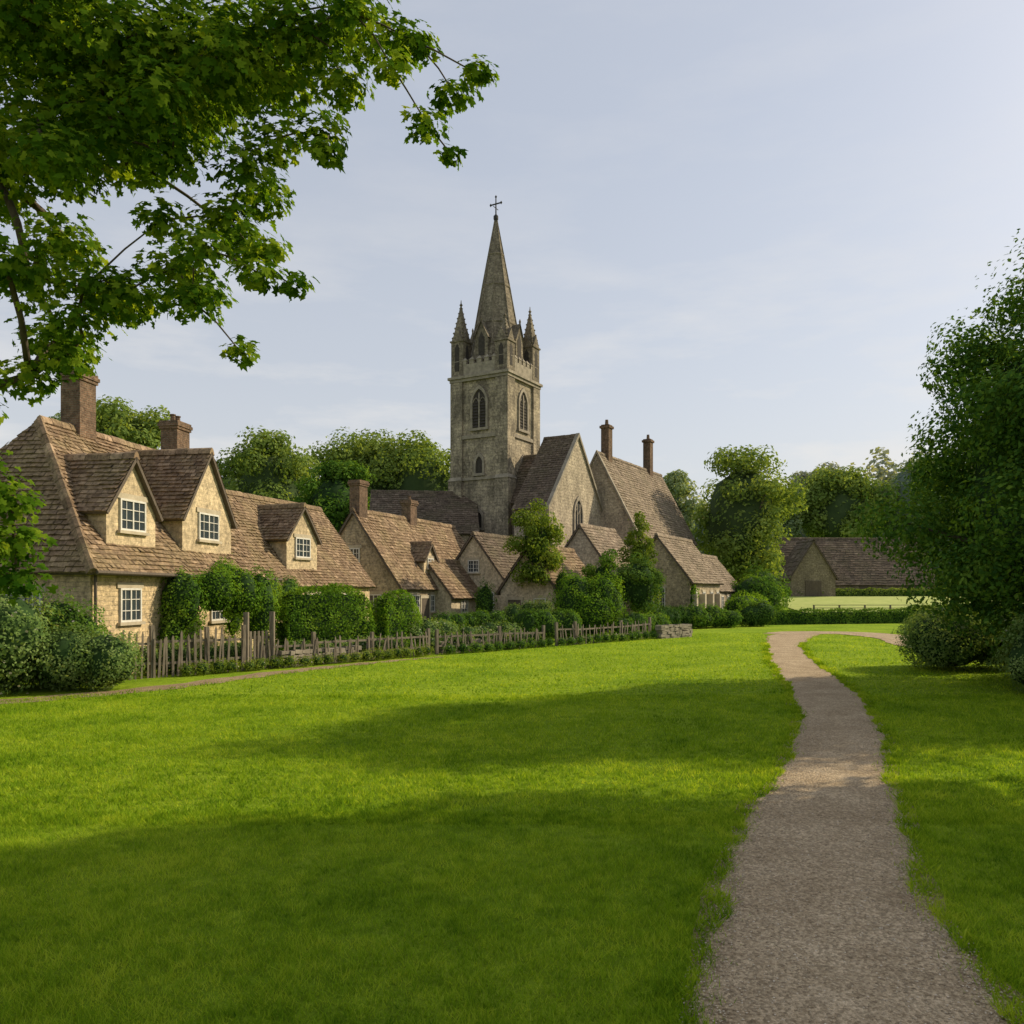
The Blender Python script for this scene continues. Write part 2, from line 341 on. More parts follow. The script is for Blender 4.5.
def tree(name,x,y,H,rx,cz,rz,n,leaf,mat,seed,z0=0,K=26,trunk=.35,ry=None,limbs=9,core=M_core,corek=.5,low=.62,rmin=.24,rmax=.40,taper=0,full=False):
    rng=np.random.default_rng(seed); ry=ry or rx
    root=empty(name,(x,y,z0)); c=v3(x,y,z0+cz)
    d=rdirs(K,rng)
    if not full: d[:,2]=np.where(d[:,2]<-.5,-d[:,2],d[:,2])
    f=low+rng.random(K)*.3
    rr=rng.uniform(rmin,rmax,K)*min(rx,rz*1.1)
    off=d*np.array([rx,ry,rz])*f[:,None]
    if taper: 
        k=1-taper*np.clip(off[:,2]/rz,-.4,1); off[:,0]*=k; off[:,1]*=k; rr*=np.clip(k,.5,1.2)
    cc=c+off
    cc[:,2]=np.minimum(cc[:,2],z0+H-rr*.8)
    C=[];Nn=[]
    wt=rr**2; wt/=wt.sum()
    for i in range(K):
        m=max(20,int(n*wt[i])); p,q=shell(rng,cc[i],(rr[i],rr[i],rr[i]*.8),m,.3); C.append(p); Nn.append(q)
    p,q=shell(rng,c,(rx*.72,ry*.72,rz*.75),int(n*.18),.5); C.append(p); Nn.append(q)
    C=np.concatenate(C); Nn=np.concatenate(Nn); Nn[:,2]+=.35
    V,F=leaf_quads(C,Nn,leaf*rng.uniform(.6,1.3,len(C)),rng)
    np_mesh('foliage',V,F,mat,root)
    a=Acc(M_bark); base=v3(x,y,z0-.2); top=c+v3(0,0,rz*.3)
    mid=(base+c)/2+v3(rng.normal()*.2,rng.normal()*.2,0)*min(1,rx/3)
    a.tube([base,base+UP*.5,mid,c,top],[trunk*1.5,trunk,trunk*.8,trunk*.5,trunk*.15],9)
    for i in range(min(limbs,K)):
        s=mid+(c-mid)*rng.random(); e=cc[i]; m2=(s+e)/2+v3(0,0,-.06*rz)
        a.tube([s,m2,e],[trunk*.4,trunk*.22,trunk*.06],6)
    a.build('trunk_and_limbs',root,True)
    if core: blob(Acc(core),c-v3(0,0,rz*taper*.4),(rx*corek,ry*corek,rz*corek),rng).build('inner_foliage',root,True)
    return root
def blob(acc,c,r,rng,seg=14,rings=9):
    ph=rng.random(4)*6; c=np.array(c,float); RR=[]
    for i in range(rings):
        th=math.pi*(i+.15)/(rings-.7); row=[]
        for j in range(seg):
            p=2*math.pi*j/seg; d=v3(math.sin(th)*math.cos(p),math.sin(th)*math.sin(p),math.cos(th))
            k=1+.1*math.sin(3*p+ph[0]+th*2)+.08*math.sin(5*p+ph[1])*math.sin(4*th+ph[2])
            row.append(c+d*np.array(r)*k)
        RR.append(row)
    acc.ring(RR); return acc
def bush(name,lobes,leaf,mat,seed,dens=1.0,corek=.8,flowers=0,parent=None,core=M_core):
    rng=np.random.default_rng(seed); l0=lobes[0]
    root=parent or empty(name,(l0[0],l0[1],0)); C=[];Nn=[]; ca=Acc(core)
    for (x,y,z,rx,ry,rz) in lobes:
        area=4*math.pi*((rx*ry+ry*rz+rx*rz)/3)
        m=int(dens*area/(leaf*leaf*.3)*.9); p,q=shell(rng,(x,y,z),(rx,ry,rz),m,.08,.12)
        p+=rng.normal(size=p.shape)*.035
        k=p[:,2]>0.0; C.append(p[k]); Nn.append(q[k]); blob(ca,(x,y,z),(rx*corek,ry*corek,rz*corek),rng)
    C=np.concatenate(C); Nn=np.concatenate(Nn); Nn[:,2]+=.2
    V,F=leaf_quads(C,Nn,leaf*rng.uniform(.6,1.4,len(C)),rng); np_mesh('foliage',V,F,mat,root)
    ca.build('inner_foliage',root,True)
    if flowers:
        i=rng.integers(0,len(C),flowers); V,F=leaf_quads(C[i]+Nn[i]*.03,Nn[i],np.full(flowers,leaf*.9),rng,1); np_mesh('blossom',V,F,M_flow,root)
    return root
def hedge(name,p0,p1,w,h,leaf,mat,seed,z0=0,round_=.5):
    rng=np.random.default_rng(seed); p0=v3(*p0,0);p1=v3(*p1,0); L=np.linalg.norm(p1-p0); u=(p1-p0)/L; s=np.cross(u,UP)
    root=empty(name,tuple((p0+p1)/2+UP*z0)); area=2*L*h+2*w*h+L*w
    m=int(area/(leaf*leaf*.3)*1.0)
    pick=rng.random(m)*area; X=rng.random(m); Y=rng.random(m)
    pos=np.zeros((m,3)); nn=np.zeros((m,3))
    a1=L*h; a2=2*L*h; a3=a2+L*w; a4=a3+w*h
    k=pick<a1; pos[k]=np.stack([X*L,np.full(m,-w/2),Y*h],1)[k]; nn[k]=(0,-1,0)
    k=(pick>=a1)&(pick<a2); pos[k]=np.stack([X*L,np.full(m,w/2),Y*h],1)[k]; nn[k]=(0,1,0)
    k=(pick>=a2)&(pick<a3); pos[k]=np.stack([X*L,(Y-.5)*w,np.full(m,h)],1)[k]; nn[k]=(0,0,1)
    k=(pick>=a3)&(pick<a4); pos[k]=np.stack([np.zeros(m),(X-.5)*w,Y*h],1)[k]; nn[k]=(-1,0,0)
    k=(pick>=a4); pos[k]=np.stack([np.full(m,L),(X-.5)*w,Y*h],1)[k]; nn[k]=(1,0,0)
    cz=np.clip((pos[:,2]-h*.6)/(h*.4),0,1); pos[:,1]*=1-.28*round_*cz**2
    ex=np.clip(np.minimum(pos[:,0],L-pos[:,0])/(.35*min(h,L)),0,1); pos[:,2]*=1-.25*round_*(1-ex)**2
    lump=.07*np.sin(pos[:,0]*2.3+seed)+.05*np.sin(pos[:,0]*5.1+pos[:,2]*3.7)+.04*np.sin(pos[:,2]*6+pos[:,1]*5+seed)+rng.normal(size=m)*.045
    pos+=nn*lump[:,None]; pos[:,2]=np.maximum(pos[:,2],.01)
    W=p0+pos[:,:1]*u+pos[:,1:2]*s+pos[:,2:]*UP+UP*z0; Wn=nn[:,:1]*u+nn[:,1:2]*s+nn[:,2:]*UP+rng.normal(size=(m,3))*.45
    V,F=leaf_quads(W,Wn,leaf*rng.uniform(.6,1.4,m),rng); np_mesh('foliage',V,F,mat,root)
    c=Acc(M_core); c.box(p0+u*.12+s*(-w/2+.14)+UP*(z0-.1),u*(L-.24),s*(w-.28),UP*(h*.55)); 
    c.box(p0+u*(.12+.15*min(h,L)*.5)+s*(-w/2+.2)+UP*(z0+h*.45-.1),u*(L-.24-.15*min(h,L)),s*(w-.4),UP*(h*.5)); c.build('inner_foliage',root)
    return root

# ---------------------------------------------------------------- terrain
def sst(t): t=np.clip(t,0,1); return t*t*(3-2*t)
def hz(x,y): return 1.8*sst((np.asarray(y,float)-66)/28)*sst((np.asarray(x,float)-14)/14)+sst((np.asarray(y,float)-150)/300)*6
PY=np.array([-6,0,4.6,6.45,9.5,12.5,16,20,28.6,36.4,43.5,46.5]); 
PL=np.array([.2,.45,.98,1.6,2.9,4.4,5.75,6.95,9.2,11.6,14.0,15.6]); PR=np.array([2.1,2.3,2.9,3.33,4.56,5.86,7.26,8.55,10.7,13.1,16.3,18.5])
_t=np.linspace(-6,46.5,400)
def _sm(P):
    q=np.interp(_t,PY,P); k=np.ones(21)/21; qq=np.convolve(np.pad(q,10,mode='edge'),k,'valid'); return qq
PLs=_sm(PL); PRs=_sm(PR)
def pwob(y): return .045*np.sin(y*1.3)+.02*np.sin(y*3.1+1)+.012*np.sin(y*7+2)
def pl(y): return np.interp(y,_t,PLs)+pwob(y)
def pr(y): return np.interp(y,_t,PRs)+pwob(y+31)
def smooth_poly(pts,k=10):
    pts=np.array(pts,float); out=[]
    for i in range(len(pts)-1):
        p0=pts[max(i-1,0)];p1=pts[i];p2=pts[i+1];p3=pts[min(i+2,len(pts)-1)]
        for t in np.linspace(0,1,k,endpoint=False):
            out.append(.5*((2*p1)+(-p0+p2)*t+(2*p0-5*p1+4*p2-p3)*t*t+(-p0+3*p1-3*p2+p3)*t**3))
    out.append(pts[-1]); return np.array(out)
LANE=[(15.0,44.8,2.0),(16.9,46.4,2.8),(19.6,45.6,3.0),(20.0,41,2.6),(18.4,36,2.2),(18.4,31,2.0),(22,26.5,2.0),(34,22,2.0)]
def strip(name,pts,mat,z,k=12,wob=.06):
    P=smooth_poly(pts,k); c=P[:,:2]; w=P[:,2]; d=np.gradient(c,axis=0); d/=np.linalg.norm(d,axis=1)[:,None]; s=np.stack([d[:,1],-d[:,0]],1)
    t=np.arange(len(c)); wl=w/2+wob*np.sin(t*1.3)+wob*.6*np.sin(t*3.1+1); wr=w/2+wob*np.sin(t*1.7+2)+wob*.6*np.sin(t*2.7)
    a=c-s*wl[:,None]; b=c+s*wr[:,None]; V=[];F=[]
    for i in range(len(c)): V+=[(a[i,0],a[i,1],z),(b[i,0],b[i,1],z)]
    for i in range(len(c)-1): F.append((2*i,2*i+1,2*i+3,2*i+2))
    return np_mesh(name,V,F,mat)

m,nt=newmat('lawn_turf'); g=N(nt,'ShaderNodeNewGeometry')
n1=noise(nt,g.outputs['Position'],.35,5,.6); n2=noise(nt,g.outputs['Position'],5,6,.75); n3=noise(nt,g.outputs['Position'],60,3,.7)
r1=ramp(nt,[(.3,(.15,.255,.012)),(.7,(.30,.40,.028))]); nt.links.new(n1.outputs[0],r1.inputs[0])
r2=ramp(nt,[(.3,(.5,.55,.5)),(.7,(1.35,1.3,1.2))]); nt.links.new(n2.outputs[0],r2.inputs[0])
c=mixc(nt,r1.outputs[0],r2.outputs[0],.9,'MULTIPLY')
r3=ramp(nt,[(.3,(.6,.6,.6)),(.7,(1.3,1.3,1.3))]); nt.links.new(n3.outputs[0],r3.inputs[0])
c=mixc(nt,c,r3.outputs[0],.8,'MULTIPLY')
finish(nt,c,1,n3.outputs[0],.8,.04,.05); M_lawn=m
m,nt=newmat('grass_blade'); g=N(nt,'ShaderNodeNewGeometry')
n1=noise(nt,g.outputs['Position'],.5,2,.6); n2=noise(nt,g.outputs['Position'],4,3,.7)
r=ramp(nt,[(0,(.07,.16,.010)),(.5,(.22,.355,.018)),(1,(.43,.52,.05))])
s1=N(nt,'ShaderNodeMath',operation='MULTIPLY_ADD'); s1.inputs[1].default_value=.6; nt.links.new(g.outputs['Random Per Island'],s1.inputs[0])
s2=N(nt,'ShaderNodeMath',operation='ADD'); nt.links.new(n1.outputs[0],s2.inputs[0]); nt.links.new(n2.outputs[0],s2.inputs[1])
s3=N(nt,'ShaderNodeMath',operation='MULTIPLY_ADD'); s3.inputs[1].default_value=1.4; s3.inputs[2].default_value=-1.2; nt.links.new(s2.outputs[0],s3.inputs[0])
nt.links.new(s3.outputs[0],s1.inputs[2]); nt.links.new(s1.outputs[0],r.inputs[0])
d=N(nt,'ShaderNodeBsdfDiffuse')
t=N(nt,'ShaderNodeBsdfTranslucent'); mx=N(nt,'ShaderNodeMixShader'); mx.inputs[0].default_value=.45; o=N(nt,'ShaderNodeOutputMaterial')
nt.links.new(r.outputs[0],d.inputs[0]); nt.links.new(mixc(nt,r.outputs[0],(1.5,1.3,.6),1.0,'MULTIPLY'),t.inputs[0])
nt.links.new(d.outputs[0],mx.inputs[1]); nt.links.new(t.outputs[0],mx.inputs[2]); nt.links.new(mx.outputs[0],o.inputs[0]); M_blade=m
def mat_gravel(name,c1,c2):
    m,nt=newmat(name); g=N(nt,'ShaderNodeNewGeometry')
    vo=N(nt,'ShaderNodeTexVoronoi'); vo.inputs['Scale'].default_value=50; nt.links.new(g.outputs['Position'],vo.inputs['Vector'])
    n=noise(nt,g.outputs['Position'],1.3,6,.7); n2=noise(nt,g.outputs['Position'],30,4,.7)
    r=ramp(nt,[(.3,c1),(.7,c2)]); nt.links.new(n.outputs[0],r.inputs[0])
    bw=N(nt,'ShaderNodeRGBToBW'); nt.links.new(vo.outputs['Color'],bw.inputs[0])
    r2=ramp(nt,[(.1,(.55,.53,.5)),(.8,(1.35,1.32,1.28))]); nt.links.new(bw.outputs[0],r2.inputs[0])
    c=mixc(nt,r.outputs[0],r2.outputs[0],.8,'MULTIPLY')
    r3=ramp(nt,[(.35,(.68,.65,.6)),(.7,(1.25,1.25,1.25))]); nt.links.new(n2.outputs[0],r3.inputs[0])
    c=mixc(nt,c,r3.outputs[0],1.0,'MULTIPLY')
    h=N(nt,'ShaderNodeMath',operation='MULTIPLY_ADD'); h.inputs[1].default_value=-1.2; nt.links.new(vo.outputs['Distance'],h.inputs[0]); nt.links.new(n2.outputs[0],h.inputs[2])
    finish(nt,c,.95,h.outputs[0],.9,.02,.1); return m
M_gravel=mat_gravel('gravel',(.36,.275,.175),(.56,.45,.31))
M_earth=mat_gravel('bare_earth',(.26,.19,.11),(.42,.33,.21))
M_meadow=mat_simple('meadow_grass',(.28,.34,.08),(.40,.43,.13),1.2,1,.6)

xs=np.unique(np.concatenate([np.linspace(-900,-70,12),np.linspace(-70,80,76),np.linspace(80,900,12)]))
ys=np.unique(np.concatenate([np.linspace(-60,-6,6),np.linspace(-6,160,84),np.linspace(160,1500,16)]))
X,Y=np.meshgrid(xs,ys); Z=hz(X,Y); V=np.stack([X,Y,Z],-1).reshape(-1,3); nx=len(xs)
F=[(j*nx+i,j*nx+i+1,(j+1)*nx+i+1,(j+1)*nx+i) for j in range(len(ys)-1) for i in range(nx-1)]
np_mesh('ground',V,F,M_lawn,smooth=True)
xs=np.linspace(27,78,26); ys=np.linspace(70,92,23); X,Y=np.meshgrid(xs,ys); V=np.stack([X,Y,hz(X,Y)+.06],-1).reshape(-1,3)
F=[(j*26+i,j*26+i+1,(j+1)*26+i+1,(j+1)*26+i) for j in range(22) for i in range(25)]
np_mesh('meadow',V,F,M_meadow,smooth=True)

ysp=np.arange(-6,46.4,.12); V=[];F=[];V2=[]
for i,y in enumerate(ysp):
    a,b=pl(y),pr(y); V+=[(a,y,.008),(a+(b-a)*.5,y,.018),(b,y,.008)]
    V2+=[(a-.11-.06*math.sin(y*2.2),y,.004),((a+b)/2,y,.004),(b+.11+.06*math.sin(y*2.9+1),y,.004)]
for i in range(len(ysp)-1):
    F+=[(3*i,3*i+1,3*i+4,3*i+3),(3*i+1,3*i+2,3*i+5,3*i+4)]
np_mesh('gravel_path',V,F,M_gravel,smooth=True)
np_mesh('path_verge',V2,F,M_earth)
strip('gravel_lane',LANE,M_gravel,.022)
strip('earth_track',[(-18,13.5,1.0),(-13,16.6,1.0),(-9.3,19.9,.9),(-7,24.2,.8),(-4.3,28,.45),(-2.6,29.8,.2)],M_earth,.006,12,.1)
n=12000; py=3.6+R.random(n)**1.5*12; t=R.random(n); t=np.where(R.random(n)<.4,np.where(R.random(n)<.5,t*.16-.05,1.05-t*.16),t)
px=pl(py)+(pr(py)-pl(py))*t; s=R.uniform(.003,.010,n)
D=np.array([(1,0,0),(-1,0,0),(0,1,0),(0,-1,0),(0,0,.6),(0,0,-.6)])
J=1+R.normal(size=(n,6,1))*.2
V=(np.stack([px,py,.014+s*.2],1)[:,None]+D[None]*J*s[:,None,None]).reshape(-1,3)
T=np.array([(0,2,4),(2,1,4),(1,3,4),(3,0,4),(2,0,5),(1,2,5),(3,1,5),(0,3,5)]); F=(T[None]+(np.arange(n)*6)[:,None,None]).reshape(-1,3)
m,nt=newmat('pebble'); g=N(nt,'ShaderNodeNewGeometry'); r=ramp(nt,[(0,(.26,.20,.13)),(.5,(.46,.37,.26)),(1,(.68,.58,.45))]); nt.links.new(g.outputs['Random Per Island'],r.inputs[0]); finish(nt,r.outputs[0],.9)
np_mesh('loose_pebbles',V,F,m)

LP=smooth_poly(LANE,6)
def lawn_ok(x,y,m):
    inpath=(x>pl(y)-m)&(x<pr(y)+m)&(y<46)
    fence=np.interp(y,[0,13.5,20,24.4,28,33,42,60],[-18,-17,-8.9,-6.7,-4.4,0,8,20])
    ok=(~inpath)&(x>fence)
    idx=np.where((y>20)&(x>13))[0]
    if len(idx):
        dd=((x[idx,None]-LP[None,:,0])**2+(y[idx,None]-LP[None,:,1])**2)**.5-LP[None,:,2]/2
        ok[idx[dd.min(1)<0.05]]=False
    return ok
def blades(n,y0,y1,h,w,power=1.0):
    y=y0+(y1-y0)*R.random(n)**power; half=.66*y+1.6; x=(R.random(n)*2-1)*half
    k=lawn_ok(x,y,R.normal(size=n)*.09); x=x[k];y=y[k]; n=len(x)
    cl=.5+.5*np.sin(x*3.1+np.sin(y*2.3)*2)*np.sin(y*2.7+np.sin(x*1.9)*2)+.35*np.sin(x*13+np.sin(y*9)*2)*np.sin(y*11+x*3); cl=.6+.65*cl
    H=h*R.uniform(.45,1.3,n)*np.maximum(cl,.3); a=R.random(n)*2*math.pi; lean=R.normal(size=(n,2))*.6
    dx=np.cos(a)*w*.5; dy=np.sin(a)*w*.5; z=np.zeros(n)
    P0=np.stack([x-dx,y-dy,z],1);P1=np.stack([x+dx,y+dy,z],1);P2=np.stack([x+lean[:,0]*H,y+lean[:,1]*H,H],1)
    return np.stack([P0,P1,P2],1).reshape(-1,3)
V=np.concatenate([blades(270000,3.2,9,.056,.007,1.25),blades(190000,8.5,19,.06,.014,1.1),blades(100000,18,46,.055,.032,1.0)])
np_mesh('lawn_grass',V,np.arange(len(V)).reshape(-1,3),M_blade)
n=24000; y=3.5+R.random(n)**1.4*34; side=R.random(n)<.5; off=np.abs(R.normal(size=n))*.12-.05+.06*np.sin(y*5+side*2)*np.sin(y*1.7)
x=np.where(side,pl(y)-off,pr(y)+off)
cl=np.sin(y*3.7+side*2)*np.sin(y*9.1); H=(.05+.035*cl)*R.uniform(.5,1.4,n); a=R.random(n)*6.28; w=.003+y*.0006; le=R.normal(size=(n,2))*.7
P0=np.stack([x-np.cos(a)*w,y-np.sin(a)*w,0*x],1);P1=np.stack([x+np.cos(a)*w,y+np.sin(a)*w,0*x],1);P2=np.stack([x+le[:,0]*H,y+le[:,1]*H,H],1)
np_mesh('path_edge_grass',np.stack([P0,P1,P2],1).reshape(-1,3),np.arange(3*n).reshape(-1,3),M_blade)

# ---------------------------------------------------------------- cottages
c1=Bld('stone_cottage',(-11.6,22),(.15,.99)); c1.body(11,7,3.4,7.8,hip=2.4,oh=.35)
c1.dormer(2.3,2.4,6.55,5.0,.3,(1.25,.95),winz=4.75); c1.dormer(6.7,3.3,7.45,5.15,.3,(1.35,.95),winz=4.75)
c1.chimney(4.3,3.6,9.75,.8,.7,5.5,0); c1.chimney(9.7,3.4,9.2,.9,.7,5.5,2)
c1.window(c1.P(1.75,0,2.05),c1.a,c1.b,1.0,1.0,2,3); c1.window(c1.P(6.9,0,1.9),c1.a,c1.b,1.2,1.0,2,3); c1.door(c1.P(4.6,0,0),c1.a,c1.b)
c1.window(c1.P(0,2.0,1.9),c1.b,-c1.a,1.1,1.1); c1.window(c1.P(0,4.6,1.9),c1.b,-c1.a,1.1,1.1)
c1.wood.tube([c1.P(.1,-.09,.0),c1.P(.1,-.09,3.0)],[.045,.045],8); c1.wood.tube([c1.P(-.3,-.42,2.98),c1.P(11.2,-.42,2.92)],[.055,.055],6)
c1.done()
c2=Bld('stone_cottage',(-10.0,33.7),(.3,.954)); c2.body(8.5,6,3.0,6.8)
c2.dormer(2.6,2.5,6.3,4.9,.3,(1.2,.9),winz=4.4); c2.window(c2.P(3,0,1.8),c2.a,c2.b,1.1,1.0); c2.window(c2.P(6,0,1.8),c2.a,c2.b,1.1,1.0); c2.done()
c3=Bld('stone_cottage',(-6.2,44),(.36,.933),M_cotg,M_tile); c3.body(13,5.8,2.9,7.0,tw=.3,ex=.22)
c3.chimney(.5,2.9,8.7,.85,.65,5,0); c3.chimney(6.5,2.9,8.2,.85,.65,5)
for l in (1.8,4.2,6.6,9): c3.window(c3.P(l,0,1.7),c3.a,c3.b,1.0,1.0)
c3.door(c3.P(3.0,0,0),c3.a,c3.b); c3.window(c3.P(0,1.6,1.7),c3.b,-c3.a,1,1.1); c3.window(c3.P(0,3.8,1.7),c3.b,-c3.a,1,1.1); c3.window(c3.P(0,2.9,4.4),c3.b,-c3.a,.8,.9)
c3.dormer(4.5,1.6,5.3,4.4,.4,(.8,.6),winz=4.1)
c3.done()
c4=Bld('stone_cottage',(-.3,50),(.45,.893),M_plast,M_tile2); c4.body(7,4.8,3.0,6.1,tw=.3,ex=.22)
c4.window(c4.P(0,1.4,1.8),c4.b,-c4.a,1,1.1); c4.window(c4.P(0,3.4,1.8),c4.b,-c4.a,1,1.1); c4.window(c4.P(0,2.4,4.0),c4.b,-c4.a,.8,.8); c4.window(c4.P(2,0,1.8),c4.a,c4.b,1,1)
c4.done()
c4b=Bld('stone_cottage',(-3.6,47.5),(.45,.893),M_plast,M_tile); c4b.body(4,3.4,2.3,4.3,tw=.3,ex=.22)
c4b.window(c4b.P(0,1.7,1.5),c4b.b,-c4b.a,1,1.0); c4b.window(c4b.P(1.5,0,1.5),c4b.a,c4b.b,.8,.8); c4b.done()
c5=Bld('stone_cottage',(2.6,46.5),(.5,.866),M_plast,M_tile); c5.body(6,3.8,2.6,5.1,tw=.3,ex=.22)
c5.window(c5.P(0,1.9,3.4),c5.b,-c5.a,.8,.8); c5.window(c5.P(0,1.1,1.5),c5.b,-c5.a,.8,1); c5.door(c5.P(0,2.8,0),c5.b,-c5.a,.9,1.9); c5.window(c5.P(2,0,1.5),c5.a,c5.b,1,1); c5.done()
c6=Bld('stone_chapel',(12,54),(.47,.883),M_cotg,M_tile3); c6.body(8.5,4.6,3.3,6.3,tw=.3,ex=.22)
for l in (1.4,3.6,5.8,7.6): c6.window(c6.P(l,0,1.7),c6.a,c6.b,.7,1.3,2,4)
for l in (.3,2.5,4.7,6.8): c6.trim.box(c6.P(l-.2,0,-.2),c6.a*.4,c6.b*.45,UP*2.4)
c6.window(c6.P(0,2.3,1.9),c6.b,-c6.a,1.2,1.5,3,3); c6.done()
c6b=Bld('stone_chapel_wing',(12,54),(.47,.883),M_cotg,M_tile3,parent=c6.root); c6b.body(8,4.2,2.7,5.3,l0=8.5,t0=.2,tw=.3,ex=.22)
for l in (10,12,14): c6b.window(c6b.P(l,.2,1.5),c6b.a,c6b.b,.8,1.0)
c6b.done()
h7=Bld('stone_house',(-10.6,60),(.99,.12),M_cotg,M_tile2); h7.body(8,7,7,10.3,tw=.35,ex=.25); h7.done()
bn=Bld('stone_barn',(31,93),(1,.02),M_barn,M_tile2,z0=1.5); bn.body(18.5,8,1.9,7.2,tw=.5,ex=.35)
bn.wood.box(bn.P(9.5,0,0),bn.a*1.6,bn.b*.08,UP*1.7); bn.wood.box(bn.P(14.5,0,0),bn.a*2.4,bn.b*.08,UP*1.7); bn.done()
bw=Bld('barn_wing',(36.4,90),(0,1),M_barn,M_tile2,z0=1.5,parent=bn.root); bw.body(5,5,2.6,6.6,tw=.5,ex=.35); bw.wood.box(bw.P(-.08,1.6,0),bw.b*-1.8,bw.a*.06,UP*2.0); bw.done()

# ---------------------------------------------------------------- church
ch=empty('village_church',(-.4,62,0)); CA=v3(.5,.866,0); CB=v3(.866,-.5,0); CO=v3(-.4,62,0)
def Q(a,b,z): return CO+CA*a+CB*b+UP*z
st=Acc(M_church); tr=Acc(M_dressd); sp=Acc(M_spire); lv=Acc(M_louv); gl=Acc(M_glass); sl_=Acc(M_churchl); ir=Acc(M_iron)
st.box(Q(0,-5,-.5),CA*5,CB*5,UP*19.6)
for z,o,h in ((.0,.22,1.0),(6.2,.12,.22),(11.2,.12,.22),(14.5,.14,.28),(19.1,.22,.22),(19.33,.34,.2)):
    tr.box(Q(-o,-5-o,z),CA*(5+2*o),CB*(5+2*o),UP*h)
for (a,b) in ((0,0),(0,-5),(5,0),(5,-5)):
    for (z0,z1,o) in ((-.4,6.0,.42),(6.0,11.2,.30),(11.2,19.1,.17)):
        wdt=.95; a0=a-o if a==0 else a-wdt; b0=b-wdt if b==0 else b-o
        st.box(Q(a0,b0,z0),CA*(wdt+o),CB*(wdt+o),UP*(z1-z0))
        tr.ring([[Q(a0-.05,b0-.05,z1),Q(a0+wdt+o+.05,b0-.05,z1),Q(a0+wdt+o+.05,b0+wdt+o+.05,z1),Q(a0-.05,b0+wdt+o+.05,z1)],
                 [Q(a0+.1,b0+.1,z1+.3),Q(a0+wdt+o-.1,b0+.1,z1+.3),Q(a0+wdt+o-.1,b0+wdt+o-.1,z1+.3),Q(a0+.1,b0+wdt+o-.1,z1+.3)]])
def wallrun(P0,P1,z,h,th,acc): 
    u=unit(P1-P0); n=np.cross(u,UP); acc.box(P0+UP*z-n*th/2,P1-P0,n*th,UP*h)
for (P0,P1) in ((Q(.05,-4.95,0),Q(.05,-.05,0)),(Q(.3,-.05,0),Q(4.9,-.05,0)),(Q(4.95,-.2,0),Q(4.95,-4.95,0)),(Q(4.8,-4.95,0),Q(.3,-4.95,0))):
    wallrun(P0,P1,19.52,.95,.3,tr)
    L=np.linalg.norm(P1-P0); u=(P1-P0)/L; n=np.cross(u,UP)
    for k in range(7):
        c=P0+u*(L*(k+.5)/7)
        tr.box(c-u*.2-n*.16+UP*20.472,u*.4,n*.32,UP*.28)
        q=[c-u*.24-n*.19,c+u*.24-n*.19,c+u*.24+n*.19,c-u*.24+n*.19]
        tr.ring([[p+UP*20.754 for p in q],[p+UP*20.80 for p in q],[c+(p-c)*.12+UP*21.05 for p in q]])
def pinn(C,w,z0,z1,z2,acc):
    def sq(h,z): return [C+CA*x*h+CB*y*h+UP*z for x,y in ((-1,-1),(1,-1),(1,1),(-1,1))]
    acc.ring([sq(w/2,z0),sq(w/2,z1)])
    for sgn,ax,ay in ((1,CA,CB),(-1,CA,CB),(1,CB,CA),(-1,CB,CA)):
        f=C+ax*sgn*(w/2+.03)
        acc.poly([f-ay*w*.5+UP*(z1-.05),f+ay*w*.5+UP*(z1-.05),f+UP*(z1+w*.9)])
        acc.poly([f-ay*w*.5+UP*(z1-.05),f+UP*(z1+w*.9),C+UP*(z1+w*.9)]); acc.poly([f+ay*w*.5+UP*(z1-.05),f+UP*(z1+w*.9),C+UP*(z1+w*.9)])
        g=f-ax*sgn*.03+ax*sgn*.012
        lv.poly([g-ay*w*.18+UP*(z0+.5),g+ay*w*.18+UP*(z0+.5),g+ay*w*.18+UP*(z1-.5),g+UP*(z1-.15),g-ay*w*.18+UP*(z1-.5)])
    acc.ring([sq(w/2+.08,z1-.02),sq(w/2+.08,z1+.1)])
    acc.ring([sq(w*.44,z1+.1),sq(w*.24,(z1+z2)/2),sq(.03,z2)])
    k=7
    for i in range(k):
        t=(i+.6)/(k+.3); h=w*.44*(1-t)+.03; z=z1+.1+(z2-z1-.1)*t
        for x,y in ((-1,-1),(1,-1),(1,1),(-1,1)):
            p=C+CA*x*h+CB*y*h+UP*z; s=.11*(1-t*.5)
            acc.ring([[p+CA*s*math.cos(q)+CB*s*math.sin(q)+UP*zz for q in (0,1.57,3.14,4.71)] for s,zz in ((.02,-s*.8),(s,0),(.02,s))])
    p=C+UP*z2; acc.ring([[p+CA*s*math.cos(q)+CB*s*math.sin(q)+UP*zz for q in (0,1.05,2.1,3.14,4.2,5.2)] for s,zz in ((.04,-.15),(.14,0),(.05,.12),(.02,.4))])
for a,b in ((.45,-.45),(.45,-4.55),(4.55,-.45),(4.55,-4.55)): pinn(Q(a,b,0),1.15,19.5,21.9 if (a<1 and b>-1) else 22.4,24.0 if (a<1 and b>-1) else 25.5,sp)
SC=Q(2.5,-2.5,0)
def octa(r,z,ph=math.pi/8): return [SC+r*(CA*math.cos(t)+CB*math.sin(t))+UP*z for t in np.linspace(0,2*math.pi,8,endpoint=False)+ph]
sp.ring([octa(2.35,19.6),octa(2.3,21.2),octa(2.05,22.0),octa(1.12,27.2),octa(.10,32.7)])
for z in (24.0,27.2,29.8):
    r=2.05+(1.12-2.05)*(z-22)/(27.2-22) if z<=27.2 else 1.12+(.1-1.12)*(z-27.2)/5.5
    sp.ring([octa(r+.05,z-.09),octa(r+.08,z),octa(r+.03,z+.1)])
